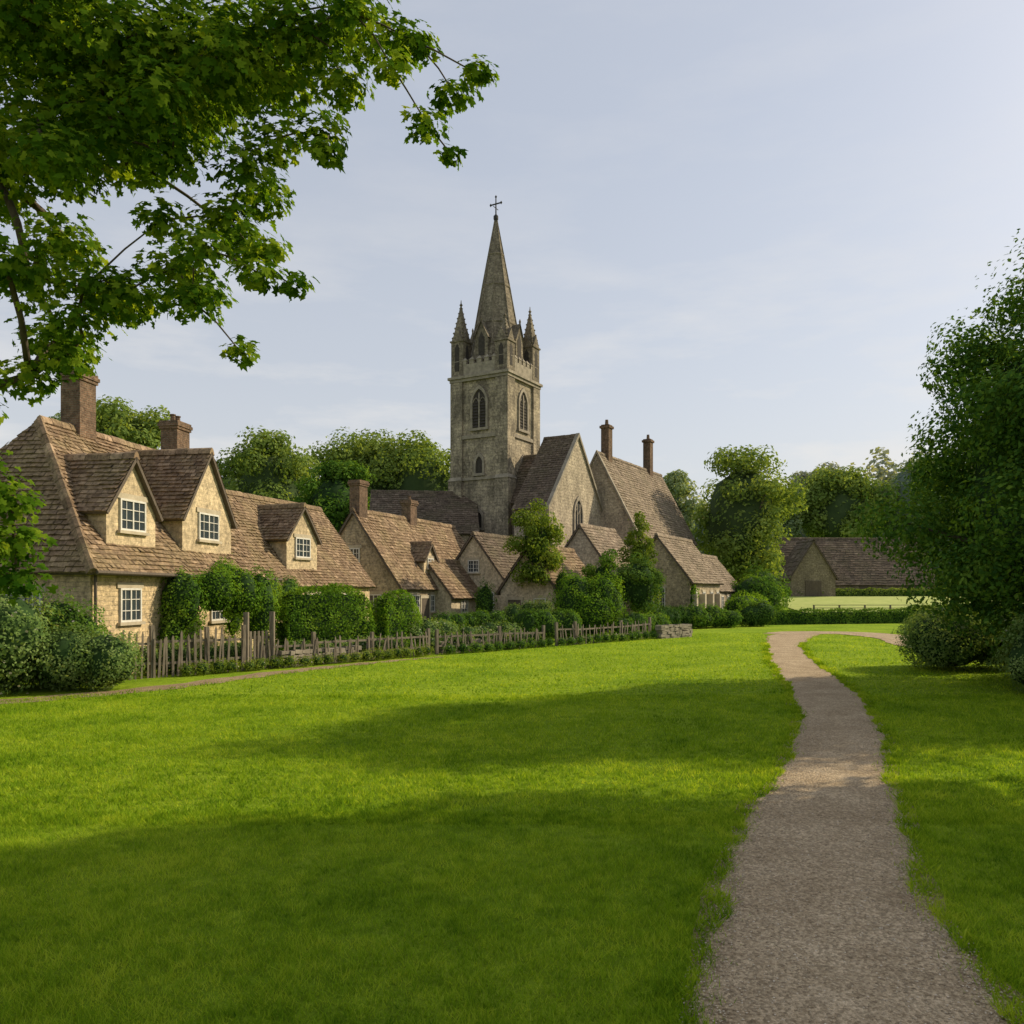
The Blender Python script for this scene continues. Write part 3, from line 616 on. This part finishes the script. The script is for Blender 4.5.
for t in np.linspace(0,2*math.pi,8,endpoint=False)+math.pi/8:
    d=CA*math.cos(t)+CB*math.sin(t)
    sp.tube([SC+d*2.07+UP*22,SC+d*1.14+UP*27.2,SC+d*.12+UP*32.7],[.07,.06,.03],5)
for k,dv in enumerate((CA,-CA,CB,-CB)):
    s=np.cross(dv,UP); f=SC+dv*2.2
    zz,ww,hh,ap=20.6,1.15,2.0,1.2
    sp.box(f-s*ww/2-dv*1.4+UP*zz,s*ww,dv*1.4,UP*hh)
    z=zz+hh
    sp.poly([f-s*ww/2+dv*.01+UP*z,f+s*ww/2+dv*.01+UP*z,f+dv*.01+UP*(z+ap)])
    for sg in (-1,1): sp.poly([f+s*sg*(ww/2+.12)+dv*.12+UP*(z-.12),f+dv*.12+UP*(z+ap+.08),SC+dv*.6+UP*(z+ap+.08),SC+dv*.6+s*sg*(ww/2+.12)+UP*(z-.12)])
    lv.poly([f-s*.28+dv*.02+UP*(zz+.5),f+s*.28+dv*.02+UP*(zz+.5),f+s*.28+dv*.02+UP*(z-.1),f+dv*.02+UP*(z+.4),f-s*.28+dv*.02+UP*(z-.1)])
    p=f+UP*(z+ap+.05)+dv*.05; sp.tube([p,p+UP*.2,p+UP*.4],[.07,.1,.02],6)
T=SC+UP*32.6
ir.tube([T,T+UP*.2,T+UP*.45,T+UP*.6],[.12,.2,.2,.06],8); ir.tube([T+UP*.5,T+UP*2.0],[.065,.05],6)
ir.tube([T+UP*1.45-CB*.5,T+UP*1.45+CB*.5],[.06,.06],6)
for d in (-CB*.5,CB*.5): 
    p=T+UP*1.45+d; ir.tube([p-UP*.13,p,p+UP*.13],[.02,.1,.02],6)
p=T+UP*2.0; ir.tube([p-UP*.1,p+UP*.03,p+UP*.16],[.02,.1,.02],6)
ir.tube([T+UP*1.1-CA*.4,T+UP*1.1+CA*.35],[.03,.03],5)
def arch_pts(C,u,w,zb,zs,n=6):
    pts=[C-u*w/2+UP*zb,C+u*w/2+UP*zb]
    for t in np.linspace(0,math.pi/3,n): pts.append(C+u*(-w/2+w*math.cos(t))+UP*(zs+w*math.sin(t)))
    for t in np.linspace(math.pi/3,0,n)[1:]: pts.append(C+u*(w/2-w*math.cos(t))+UP*(zs+w*math.sin(t)))
    return pts
def gothic(C,u,n,w,zb,zs,fill,louv=True,mull=2,ta=None):
    ta=ta or tr
    fill.poly([p+n*.015 for p in arch_pts(C,u,w,zb,zs)])
    inner=arch_pts(C,u,w,zb,zs); outer=arch_pts(C,u,w+.36,zb-.0,zs)
    k=len(inner)
    for i in range(1,k):
        a,b=inner[i],inner[(i+1)%k]; c,d=outer[i],outer[(i+1)%k]
        ta.poly([a+n*.12,b+n*.12,d+n*.12,c+n*.12]); ta.poly([a+n*.0,b+n*.0,b+n*.12,a+n*.12]); ta.poly([c+n*.12,d+n*.12,d,c])
    ta.box(C-u*(w/2+.25)+UP*(zb-.2),u*(w+.5),n*.18,UP*.2)
    for i in range(1,mull): ta.box(C+u*(-w/2+w*i/mull-.05)+UP*zb+n*.016,u*.1,n*.08,UP*(zs-zb+w*.62))
    if mull>1:
        for sg in (-1,1):
            c0=C+u*sg*w/4; pp=[c0+u*(-w/4)+UP*zs,c0-u*w*.13+UP*(zs+w*.22),c0+UP*(zs+w*.32),c0+u*w*.13+UP*(zs+w*.22),c0+u*w/4+UP*zs]
            ta.tube([p+n*.05 for p in pp],[.04]*5,4)
    if louv:
        z=zb+.15
        while z<zs+w*.4:
            ww=w*.96 if z<zs else w*.6
            lv.box(C-u*ww/2+UP*z+n*.02,u*ww,n*.06-UP*.08,UP*.04); z+=.24
for C,u,n in ((Q(0,-2.5,0),CB,-CA),(Q(2.5,0,0),CA,CB),(Q(5,-2.5,0),CB,CA),(Q(2.5,-5,0),CA,-CB)):
    gothic(C,u,n,1.25,15.3,17.3,lv,True,2)
    gothic(C,u,n,.62,11.7,12.5,lv,False,1)
    gothic(C,u,n,.5,7.4,8.2,lv,False,1)
gothic(Q(0,-2.5,0),CB,-CA,1.6,2.2,4.0,gl,False,2)
tiles=Acc(M_tile3); tilesd=Acc(M_tile2); deck=Acc(M_dwood); brick=Acc(M_brick)
def prism(acc,f,W,e,r,L,base=-.5):
    acc.poly([f(0,0,base),f(W,0,base),f(W,0,e),f(W/2,0,r),f(0,0,e)]); acc.poly([f(W,L,base),f(0,L,base),f(0,L,e),f(W/2,L,r),f(W,L,e)])
    acc.poly([f(0,0,base),f(0,0,e),f(0,L,e),f(0,L,base)]); acc.poly([f(W,0,base),f(W,L,base),f(W,L,e),f(W,0,e)])
def proof(tl,f,W,e,r,L,o=.3,l0=-.0,tw=.35,ex=.25,up=.14):
    k=(r-e)/(W/2); ze=e-o*k+up; r=r+up
    roof_slope(tl,deck,f(-o,l0,ze),f(-o,L,ze),f(W/2,L,r),f(W/2,l0,r),tw,ex); roof_slope(tl,deck,f(W+o,L,ze),f(W+o,l0,ze),f(W/2,l0,r),f(W/2,L,r),tw,ex)
    ridge_caps(tl,f(W/2,l0,r),f(W/2,L,r))
def coping(acc,f,W,e,r,l=0,th=.3,rise=.3):
    for s in (0,1):
        x0=-.35 if s==0 else W+.35; k=(r-e)/(W/2); z0=e-.35*k
        A=f(x0,l-th/2,z0);B=f(W/2,l-th/2,r); C=f(W/2,l+th/2,r); D=f(x0,l+th/2,z0)
        acc.ring([[A,B,C,D],[A+UP*rise,B+UP*rise,C+UP*rise,D+UP*rise]])
ft=lambda t,l,z: Q(-2.3+t,4.88-l,z)
prism(sl_,ft,9.6,8.6,14.3,2.9); proof(tilesd,ft,9.6,8.6,14.3,2.95,l0=.15); coping(tr,ft,9.6,8.6,14.3)
gothic(Q(2.5,4.88,0),CA,CB,1.3,6.5,8.3,gl,False,3)
for a in (-2.3,6.7):
    st.box(Q(a,4.9,-.4),CA*.6,CB*.9,UP*5); tr.ring([[Q(a,4.9,4.6),Q(a+.6,4.9,4.6),Q(a+.6,5.8,4.6),Q(a,5.8,4.6)],[Q(a,4.9,6.2),Q(a+.6,4.9,6.2),Q(a+.6,4.95,6.2),Q(a,4.95,6.2)]])
fl=lambda t,l,z: Q(.3+t,1.98-l,z)
prism(st,fl,4.4,9.5,13.0,1.97); proof(tilesd,fl,4.4,9.5,13.0,1.9)
fn=lambda t,l,z: Q(7.0+l,7.9-t,z)
prism(sl_,fn,6.8,7.2,13.7,15.5); proof(tiles,fn,6.8,7.2,13.7,15.6,l0=.1); coping(tr,fn,6.8,7.2,13.7)
for l in (2.2,5.4,8.6,11.8,14.2): gothic(fn(0,l,0),CA,CB,1.1,3.2,5.0,gl,False,2)
for l in (.6,3.8,7,10.2,13.2): st.box(Q(7.0+l,7.9,-.4),CA*.5,CB*.7,UP*5.4)
for (l,zt) in ((1.6,16.4),(11.5,16.8)):
    brick.box(Q(7+l,4.5-.35,12),CA*.8,CB*.7,UP*(zt-12)); brick.box(Q(7+l-.1,4.5-.45,zt-.3),CA*1.0,CB*.9,UP*.2)
    p=Q(7+l+.4,4.5,zt); brick.tube([p,p+UP*.45],[.16,.13],8)
fp=lambda t,l,z: v3(6.9,54.5,0)+CA*l-CB*t+UP*z
prism(sl_,fp,5.0,3.5,6.9,6.2); proof(tiles,fp,5.0,3.5,6.9,6.2,l0=-.15)
gothic(fp(2.5,0,0),CB,-CA,1.4,.4,2.2,lv,False,1); gothic(fp(0,3,0),CA,CB,.8,1.2,2.3,gl,False,1)
ff=lambda t,l,z: Q(8+l,11.4-t,z)
st.poly([ff(0,0,-.4),ff(0,12,-.4),ff(0,12,3.6),ff(0,0,3.6)]); st.poly([ff(0,0,-.4),ff(0,0,3.6),ff(3.5,0,6.4),ff(3.5,0,-.4)]); st.poly([ff(0,12,-.4),ff(0,12,3.6),ff(3.5,12,6.4),ff(3.5,12,-.4)])
roof_slope(tiles,deck,ff(-.3,-.2,3.5),ff(-.3,12.2,3.5),ff(3.5,12.2,6.5),ff(3.5,-.2,6.5),.35,.25)
for l in (1.5,4,6.5,9): gothic(ff(0,l,0),CA,CB,.8,1.2,2.3,gl,False,1)
for a,nm in ((st,'stone_walls'),(tr,'mouldings_and_parapet'),(sp,'spire_and_pinnacles'),(lv,'louvres'),(gl,'window_glass'),(sl_,'gable_walls'),(ir,'cross_finial'),(tiles,'roof_tiles'),(tilesd,'transept_tiles'),(deck,'roof_deck'),(brick,'chimneys')): a.build(nm,ch)

# ---------------------------------------------------------------- fences
def fence(name,pts,h,gap=.14,seed=1,lean=.05,skip=.08,post=2.0):
    rng=np.random.default_rng(seed); a=Acc(M_wood); root=empty(name,(pts[0][0],pts[0][1],0))
    for i in range(len(pts)-1):
        p=v3(*pts[i],0);q=v3(*pts[i+1],0); L=np.linalg.norm(q-p); u=(q-p)/L; n=np.cross(u,UP)
        for zz in (h*.28,h*.74):
            k=max(1,int(L/post))
            for j in range(k):
                s=p+u*(L*j/k)+UP*(zz+rng.normal()*.02); e=p+u*(L*(j+1)/k)+UP*(zz+rng.normal()*.02)
                a.box(s-n*.02,e-s,n*.035,UP*.07)
        x=0
        while x<L:
            if rng.random()>skip:
                hh=h*rng.uniform(.78,1.08); w=.045+rng.random()*.03; b=p+u*x+n*.02; t=u*rng.normal()*lean+n*rng.normal()*lean*.5
                a.ring([[b+UP*-.02,b+u*w-UP*.02,b+u*w+n*.022-UP*.02,b+n*.022-UP*.02],
                        [b+t*.9+UP*hh*.93,b+t*.9+u*w+UP*hh*.93,b+t*.9+u*w+n*.022+UP*hh*.93,b+t*.9+n*.022+UP*hh*.93],
                        [b+t+u*w*.4+UP*hh,b+t+u*w*.6+UP*hh,b+t+u*w*.6+n*.022+UP*hh,b+t+u*w*.4+n*.022+UP*hh]])
            x+=gap*rng.uniform(.8,1.35)
        k=max(1,int(L/post))
        for j in range(k+1):
            b=p+u*(L*j/k)-n*.09; hh=h*rng.uniform(1.05,1.22); a.box(b-u*.055-UP*.1,u*.11,n*.11,UP*(hh+.1))
    a.build('pickets_rails_posts',root); return root
fence('picket_fence',[(-11.2,21.6),(-10.2,22.7),(-9.1,23.9),(-8.3,24.8)],1.3,.14,1,.06,.06)
fence('picket_fence',[(-8.0,25.3),(-6.6,26.7),(-5.0,28.7),(-3.2,30.8)],.9,.15,2,.09,.12)
fence('picket_fence',[(-2.9,31.1),(-.5,33.3),(1.4,35.0)],.85,.16,3,.09,.12)
fence('picket_fence',[(2.0,35.6),(2.9,36.4),(5.4,39.4),(7.2,41.7)],.9,.18,4,.09,.12)
gp=Acc(M_wood); r0=empty('garden_gate',(-8.2,25,0))
for x,y in ((-8.35,24.85),(-7.75,25.55)): gp.box(v3(x,y,-.1),v3(.14,0,0),v3(0,.14,0),UP*1.9)
for i in range(5): 
    b=v3(-8.2,25.02,0)+v3(.09,.11,0)*i; gp.box(b+UP*.1,v3(.05,.06,0),v3(-.02,.016,0),UP*1.1)
for z in (.3,.95): gp.box(v3(-8.22,25.04,z),v3(.46,.56,0),v3(-.025,.02,0),UP*.08)
gp.build('gate_leaf_and_posts',r0)
def drywall(name,p0,p1,h,w,seed):
    rng=np.random.default_rng(seed); a=Acc(M_dressd); p=v3(*p0,0);q=v3(*p1,0);L=np.linalg.norm(q-p);u=(q-p)/L;n=np.cross(u,UP); z=-.03; root=empty(name,(*p0,0))
    while z<h:
        hh=rng.uniform(.08,.15); x=-rng.random()*.2
        while x<L:
            l=rng.uniform(.18,.42); j=rng.normal(size=8)*.02; b=p+u*x-n*(w/2+rng.random()*.05)+UP*z
            c=[b,b+u*(l-.02),b+u*(l-.02)+n*w,b+n*w]; a.ring([[k+UP*j[i] for i,k in enumerate(c)],[k+UP*(hh-.012+j[4+i]) for i,k in enumerate(c)]]); x+=l
        z+=hh
    a.build('stones',root)
drywall('dry_stone_wall',(-7.4,25.9),(-5.6,28.2),.4,.35,5); drywall('dry_stone_wall',(7.6,41.0),(9.4,42.6),.6,.4,6); drywall('dry_stone_wall',(-2.8,31.9),(-.8,33.8),.45,.35,7)

# ---------------------------------------------------------------- hedges and shrubs
def lob(x0,y0,x1,y1,h,r,k,seed,zs=.5):
    rng=np.random.default_rng(seed); o=[]
    for i in range(k):
        t=(i+.5)/k; hh=h*rng.uniform(.8,1.05); o.append((x0+(x1-x0)*t+rng.normal()*r*.15,y0+(y1-y0)*t+rng.normal()*r*.25,hh*zs,r*rng.uniform(.85,1.15),r*rng.uniform(.8,1.1),hh*zs))
    return o
bush('garden_shrub',lob(-15.5,18.6,-12.2,19.5,2.6,1.25,4,11),.085,M_gy,11,.9,.8,500)
bush('garden_shrub',lob(-12.0,19.9,-9.9,20.6,1.8,.9,3,12),.07,M_gy,12,1,.8,60)
bush('garden_shrub',lob(-13.4,20.6,-10.8,21.2,2.3,.7,3,13),.08,M_lf,13,.8,.75,120)
bush('climbing_ivy',[(-10.6,25.6,2.1,.75,.6,1.1),(-9.9,26.4,2.45,.8,.6,.75),(-9.3,27.2,2.4,.8,.6,.85),(-8.8,27.9,1.9,.6,.6,1.3),(-10.8,25.4,.9,.45,.45,.95),(-10.3,28.6,2.9,.5,.9,.6),(-10.5,29.8,2.0,.5,.8,1.4)],.085,M_hg,21)
bush('climbing_ivy',[(-9.9,32.3,2.4,.5,.9,1.0),(-9.6,34.5,2.2,.45,1.2,.9),(-8.5,38,1.8,.45,1.3,.9)],.09,M_lf,20)
hedge('clipped_hedge',(-8.3,28.6),(-5.6,30.8),1.3,2.55,.085,M_hg,22,round_=.9)
hedge('clipped_hedge',(-5.4,32.2),(-4.3,34.0),1.0,2.35,.09,M_hg,23,round_=.9)
bush('garden_shrub',lob(-4.6,33.6,-2.6,36,1.4,.7,4,24),.085,M_gy,24,.8,.8,60)
bush('garden_shrub',lob(-2.2,35.2,.2,37.4,1.1,.55,5,25),.09,M_gy,25,.8,.8,80)
bush('garden_shrub',lob(.6,37.5,3.2,39.6,1.7,.7,4,26),.095,M_lf,26)
bush('garden_shrub',lob(-10.9,22.9,-7.9,26.3,.95,.42,7,27),.065,M_gy,27,.8,.75,160)
bush('garden_shrub',lob(-7.4,26.6,-4.0,30.4,.8,.38,9,28),.065,M_gy,28,.7,.75,150)
bush('garden_shrub',lob(-3.4,31.4,1.2,35.4,.8,.36,10,29),.075,M_gy,29,.7,.75,150)
bush('verge_plants',lob(-9.6,22.9,-3.0,30.4,.42,.26,20,19),.05,M_ll,19,.55,.6,60)
bush('verge_plants',lob(-2.6,30.7,7.4,41.1,.45,.28,22,18),.06,M_lf,18,.6,.65,60)
bush('round_bush',[(3.5,43,1.7,1.3,1.2,1.7),(4.9,43.2,1.75,1.2,1.1,1.6),(4.2,42.6,1.2,1.4,1,1.25)],.11,M_hg,30)
bush('garden_shrub',lob(1.4,41,3.2,42,1.3,.7,3,31),.1,M_ld,31)
bush('garden_shrub',lob(5.5,42,8.5,45,1.3,.7,5,32),.1,M_lf,32)
bush('garden_shrub',lob(-3.8,40,-.6,43,1.5,.7,5,33),.1,M_lf,33,.9,.8,60)
bush('garden_shrub',lob(-1,44,2,45.5,1.8,.8,4,34),.1,M_gy,34)
bush('climbing_ivy',[(3.0,46.5,2.2,.6,.5,1.5),(-1.6,47.0,1.6,.6,.5,1.3)],.11,M_lf,35)
bush('climbing_ivy',[(7.4,56.2,2.6,.5,1.3,1.5),(11.6,60.2,3.0,.6,1.2,2.2),(12.2,54.6,1.8,.5,.7,1.3)],.13,M_hg,36)
tree('garden_tree',1.5,47.2,8.0,1.55,5.2,2.9,8500,.17,M_ll,41,K=30,trunk=.14,corek=.45,rmin=.3,rmax=.5,full=True)
tree('cypress_tree',8.2,51.5,7.9,1.15,4.4,3.5,9000,.15,M_ll,43,K=60,trunk=.12,corek=.55,rmin=.28,rmax=.45,taper=.55,full=True)
tree('garden_tree',7.6,47.5,4.8,1.4,2.7,2.1,6500,.14,M_ld,44,K=22,trunk=.12,corek=.6,rmin=.3,rmax=.5,full=True)
tree('garden_tree',5.6,48.5,5.0,1.2,3.0,2.0,6000,.15,M_lf,40,K=22,trunk=.12,corek=.5,rmin=.3,rmax=.5,full=True)
bush('garden_shrub',lob(8.6,49,11.4,52,1.5,.8,5,45),.11,M_ld,45)
bush('garden_shrub',lob(11.3,51.6,14.6,53,1.5,.8,5,46),.12,M_lf,46)
bush('garden_shrub',lob(16.2,58,19.5,64,2.2,1.3,5,47),.15,M_hg,47)
bush('round_bush',lob(15.8,54.5,17.4,55,1.7,.9,2,48),.13,M_ld,48)
bush('garden_shrub',lob(19,66,22,68,4.2,2.0,3,49),.2,M_lf,49)
hedge('field_hedge',(18.2,57.5),(30,60.5),1.1,1.0,.12,M_lf,50)
hedge('field_hedge',(30,60.5),(52,64),1.2,1.2,.16,M_lf,51)
hedge('field_hedge',(30,90.6),(58,91.2),1.0,1.0,.2,M_mid,52,z0=1.55)
fa=Acc(M_wood); fr=empty('field_fence',(27,68.5,0))
for i in range(17):
    x=26+i*2.2; z=float(hz(x,69)); fa.box(v3(x,69,z-.1),v3(.12,0,0),v3(0,.12,0),UP*1.2)
    z2=float(hz(x+2.2,69))
    for k in (.45,.85,1.1): fa.box(v3(x,69.13,z+k),v3(2.2,0,z2-z),v3(0,.04,0),UP*.05)
fa.build('posts_and_rails',fr)
bush('garden_shrub',lob(13.2,25.0,15.2,26.0,2.0,1.3,3,61),.08,M_gy,61,1,.8)
bush('garden_shrub',lob(12.4,19.0,14.6,19.4,1.95,1.1,2,62),.065,M_gy,62,.95,.8,60)
bush('garden_shrub',lob(15.8,23.0,19,24,3.0,1.5,3,63),.09,M_lf,63)

# ---------------------------------------------------------------- trees
tree('lime_tree',15.1,20.4,12.9,4.8,6.3,6.7,105000,.135,M_rt,71,K=120,trunk=.38,corek=.6,low=.60,rmin=.14,rmax=.30,taper=.40,full=True)
tree('oak_tree',22.5,78,16.8,5.0,9.2,7.6,17000,.36,M_mid,73,K=44,trunk=.45,corek=.62,core=M_coremid,full=True)
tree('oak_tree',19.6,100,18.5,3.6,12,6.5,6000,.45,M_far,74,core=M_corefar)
tree('beech_tree',-22.7,75,17.6,4.7,11,6.5,13000,.36,M_mid,75,corek=.66,core=M_coremid,K=36)
tree('beech_tree',-16.0,86,19.6,7.2,12,7.4,18000,.40,M_mid,76,K=44,corek=.66,core=M_coremid)
tree('beech_tree',-9.6,84,19.0,6.2,12,6.7,14000,.40,M_mid,77,K=38,corek=.66,core=M_coremid)
tree('beech_tree',-15.0,68,13.6,3.6,9,4.6,9000,.32,M_lf,78,corek=.6)
tree('oak_tree',-37,76,21.4,5.0,14,7.2,11000,.42,M_mid,79,core=M_coremid,corek=.66,K=34)
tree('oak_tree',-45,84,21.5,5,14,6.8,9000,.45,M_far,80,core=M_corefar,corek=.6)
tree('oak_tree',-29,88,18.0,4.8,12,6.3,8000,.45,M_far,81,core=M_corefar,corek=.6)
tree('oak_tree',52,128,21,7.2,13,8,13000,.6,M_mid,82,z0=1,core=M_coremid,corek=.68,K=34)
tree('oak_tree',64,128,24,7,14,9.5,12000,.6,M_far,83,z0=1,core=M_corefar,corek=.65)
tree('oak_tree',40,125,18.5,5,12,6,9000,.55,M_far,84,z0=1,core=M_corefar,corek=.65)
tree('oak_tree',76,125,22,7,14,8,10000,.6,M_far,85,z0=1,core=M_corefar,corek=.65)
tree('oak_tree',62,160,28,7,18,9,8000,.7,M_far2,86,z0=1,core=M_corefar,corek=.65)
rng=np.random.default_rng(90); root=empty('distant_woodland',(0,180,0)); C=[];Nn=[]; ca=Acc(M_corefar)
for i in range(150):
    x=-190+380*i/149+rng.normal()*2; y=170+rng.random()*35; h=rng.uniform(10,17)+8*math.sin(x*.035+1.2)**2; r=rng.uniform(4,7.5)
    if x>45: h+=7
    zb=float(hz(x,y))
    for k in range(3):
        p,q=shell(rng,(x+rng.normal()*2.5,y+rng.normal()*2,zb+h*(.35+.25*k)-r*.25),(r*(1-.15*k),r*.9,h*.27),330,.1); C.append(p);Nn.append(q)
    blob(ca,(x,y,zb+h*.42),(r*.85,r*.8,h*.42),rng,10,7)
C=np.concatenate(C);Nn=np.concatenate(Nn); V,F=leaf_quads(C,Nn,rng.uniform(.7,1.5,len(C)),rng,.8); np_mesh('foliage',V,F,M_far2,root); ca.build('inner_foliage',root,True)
# trees standing beyond the right of the view (they throw the foreground shadows)
tree('lime_tree',14.2,12.0,13.6,3.3,9.4,4.2,15000,.26,M_lf,92,K=40,corek=.6,full=True)
tree('lime_tree',14.0,8.6,9.8,2.9,6.0,3.6,12000,.26,M_lf,93,K=34,corek=.6)
tree('lime_tree',18.5,12.2,16.5,3.2,12.2,4.2,14000,.28,M_lf,94,K=36,corek=.6,full=True)

# overhanging maple on the left
rng=np.random.default_rng(101); mp=empty('maple_tree',(-8.2,7.4,0))
CL=[(-5.1,8.2,.6),(-4.4,8.3,.6),(-3.6,8.2,.6),(-2.9,8.3,.55),(-2.2,8.2,.4),(-1.6,8.35,.35),(-1.15,8.35,.25),(-4.9,7.4,.55),(-4.2,7.5,.5),(-3.5,7.6,.5),(-2.8,7.6,.4),(-2.3,7.75,.3),
(-5.2,6.7,.5),(-4.6,6.8,.4),(-3.9,6.95,.4),(-3.3,7.1,.35),(-.95,7.95,.25),(-.6,7.75,.22),(-.35,7.6,.17),(-1.15,7.5,.18),(-.85,7.15,.2),(-.62,6.98,.12),
(-1.7,7.6,.3),(-1.9,7.05,.28),(-1.75,6.65,.17),(-2.4,7.1,.3),(-2.7,6.75,.34),(-3.0,6.4,.32),(-2.75,6.1,.24),(-2.45,6.0,.17),(-2.9,5.7,.27),(-2.4,5.5,.22),(-2.1,5.42,.16),
(-3.4,5.75,.32),(-3.1,5.3,.27),(-2.85,5.0,.18),(-3.9,5.5,.32),(-4.3,5.6,.34),(-3.6,6.3,.25),(-4.4,5.25,.3),(-4.8,5.6,.38),(-5.0,5.2,.35),(-4.7,4.95,.25),(-5.1,4.75,.3),(-3.3,6.7,.3),(-4.2,6.5,.3),
(-5.3,4.3,.3),(-5.25,3.8,.28),(-5.2,3.4,.3),(-5.15,3.0,.28),(-5.25,2.6,.25),(-4.9,6.3,.35),(-5.5,3.6,.4),(-5.6,4.4,.35),(-5.5,2.9,.35),(-2.0,8.0,.35),(-1.5,8.0,.25),(-2.6,8.0,.4),(-3.2,7.8,.45),(-3.9,7.9,.5),(-4.6,7.9,.5)]
cl=[(x,8+rng.normal()*.3,z,r) for x,z,r in CL]
for x,y,z,r in [c for c in cl if c[3]>=.32 and c[2]>5]: cl.append((x*1.12,y+1.1+.5*rng.random(),2.5+(z-2.5)*1.12,r)); 
for x,y,z,r in [c for c in cl if c[3]>=.45 and c[2]>5 and c[1]<8.8]: cl.append((x*1.25-.1,y+2.2+.6*rng.random(),2.5+(z-2.5)*1.2,r*1.15)) 
NB=len(cl)
for i in range(36):
    d=rdirs(1,rng)[0]; p=v3(-8.8,7.8,8.8)+d*v3(2.8,3.6,3.0)*rng.uniform(.5,1)
    if p[0]>-6.0 and p[2]<8.7: continue
    cl.append((*p,rng.uniform(.6,.9)))
C=[];Nn=[]
for i,(x,y,z,r) in enumerate(cl):
    n=int((1600 if i<NB else 600)*r*r+130*r+10); p,q=shell(rng,(x,y,z),(r*1.3,r*1.25,r*.85),n,.6,.22); C.append(p);Nn.append(q*.7+v3(.25,-.35,.6))
C=np.concatenate(C);Nn=np.concatenate(Nn); V,F=leaf_quads(C,Nn,rng.uniform(.065,.135,len(C)),rng,palm=True); np_mesh('foliage',V,F,M_oh,mp)
a=Acc(M_bark); a.tube([(-8.2,7.4,-.2),(-8.2,7.4,.4),(-8.1,7.4,2.5),(-8.0,7.5,4.5),(-8.3,7.7,7),(-8.6,7.8,10)],[.6,.45,.38,.34,.24,.08],12)
anc=[v3(-8.05,7.5,4.2),v3(-8.1,7.6,5.4),v3(-8.3,7.7,7)]
pts=[v3(x,y,z) for x,y,z,r in cl]; dist=[min(np.linalg.norm(p-q) for q in anc) for p in pts]; order=np.argsort(dist); conn=list(anc); cr=[.13,.13,.11]; cd=[0,0,0]
for i in order:
    p=pts[i]; dd=[np.linalg.norm(p-c)+.35*cd[j] for j,c in enumerate(conn)]; j=int(np.argmin(dd)); q=conn[j]; r1=max(.010,cr[j]*.66)
    m_=(p+q)/2+v3(rng.normal()*.05,rng.normal()*.05,.05); a.tube([q,m_,p],[r1,r1*.85,r1*.7],6); conn.append(p); cr.append(r1); cd.append(cd[j]+np.linalg.norm(p-q))
a.build('trunk_and_branches',mp,True)

# ---------------------------------------------------------------- light, sky, camera
EL=math.radians(31); ROT=math.atan2(.9,.36)
w=bpy.data.worlds.new('World'); scene.world=w; w.use_nodes=True; nt=w.node_tree; nt.nodes.clear()
sky=N(nt,'ShaderNodeTexSky'); sky.sky_type='NISHITA'; sky.sun_disc=False; sky.sun_elevation=EL; sky.sun_rotation=ROT; sky.air_density=1.0; sky.dust_density=2.5; sky.ozone_density=1.5
tc=N(nt,'ShaderNodeTexCoord'); mpn=N(nt,'ShaderNodeMapping'); mpn.inputs['Scale'].default_value=(1.5,1.5,6); nt.links.new(tc.outputs['Generated'],mpn.inputs[0])
haze=mixc(nt,sky.outputs[0],(4.45,4.65,5.05),.62)
n=noise(nt,mpn.outputs[0],2.4,8,.6); r=ramp(nt,[(.48,(0,0,0)),(.68,(1,1,1))]); nt.links.new(n.outputs[0],r.inputs[0])
sx=N(nt,'ShaderNodeSeparateXYZ'); nt.links.new(tc.outputs['Generated'],sx.inputs[0])
band=ramp(nt,[(0,(.9,.9,.9)),(.12,(.8,.8,.8)),(.42,(.12,.12,.12)),(1,(.05,.05,.05))]); nt.links.new(sx.outputs['Z'],band.inputs[0])
hz_=ramp(nt,[(0,(.55,.55,.55)),(.25,(.2,.2,.2)),(.5,(0,0,0))]); nt.links.new(sx.outputs['Z'],hz_.inputs[0])
haze=mixc(nt,haze,(5.35,5.3,5.2),hz_.outputs[0])
mm=N(nt,'ShaderNodeMath',operation='MULTIPLY'); nt.links.new(r.outputs[0],mm.inputs[0]); nt.links.new(band.outputs[0],mm.inputs[1])
col=mixc(nt,haze,(5.8,5.65,5.45),mm.outputs[0])
bg=N(nt,'ShaderNodeBackground'); bg.inputs[1].default_value=.147; o=N(nt,'ShaderNodeOutputWorld'); nt.links.new(col,bg.inputs[0]); nt.links.new(bg.outputs[0],o.inputs[0])
sd=Vector((math.sin(ROT)*math.cos(EL),math.cos(ROT)*math.cos(EL),math.sin(EL)))
l=bpy.data.lights.new('sun','SUN'); l.energy=5; l.angle=math.radians(.5); l.color=(1,.86,.62); lo=bpy.data.objects.new('sun',l); COL.objects.link(lo); lo.rotation_euler=sd.to_track_quat('Z','Y').to_euler(); lo.location=(30,20,30)
cam=bpy.data.cameras.new('camera'); co=bpy.data.objects.new('camera',cam); COL.objects.link(co); co.location=(0,0,2.5); co.rotation_euler=(math.radians(90),0,0)
cam.sensor_width=36; cam.lens=28.125; cam.shift_y=.076; cam.clip_end=5000; cam.clip_start=.1; scene.camera=co
scene.view_settings.view_transform='Standard'; scene.view_settings.look='None'; scene.view_settings.exposure=0
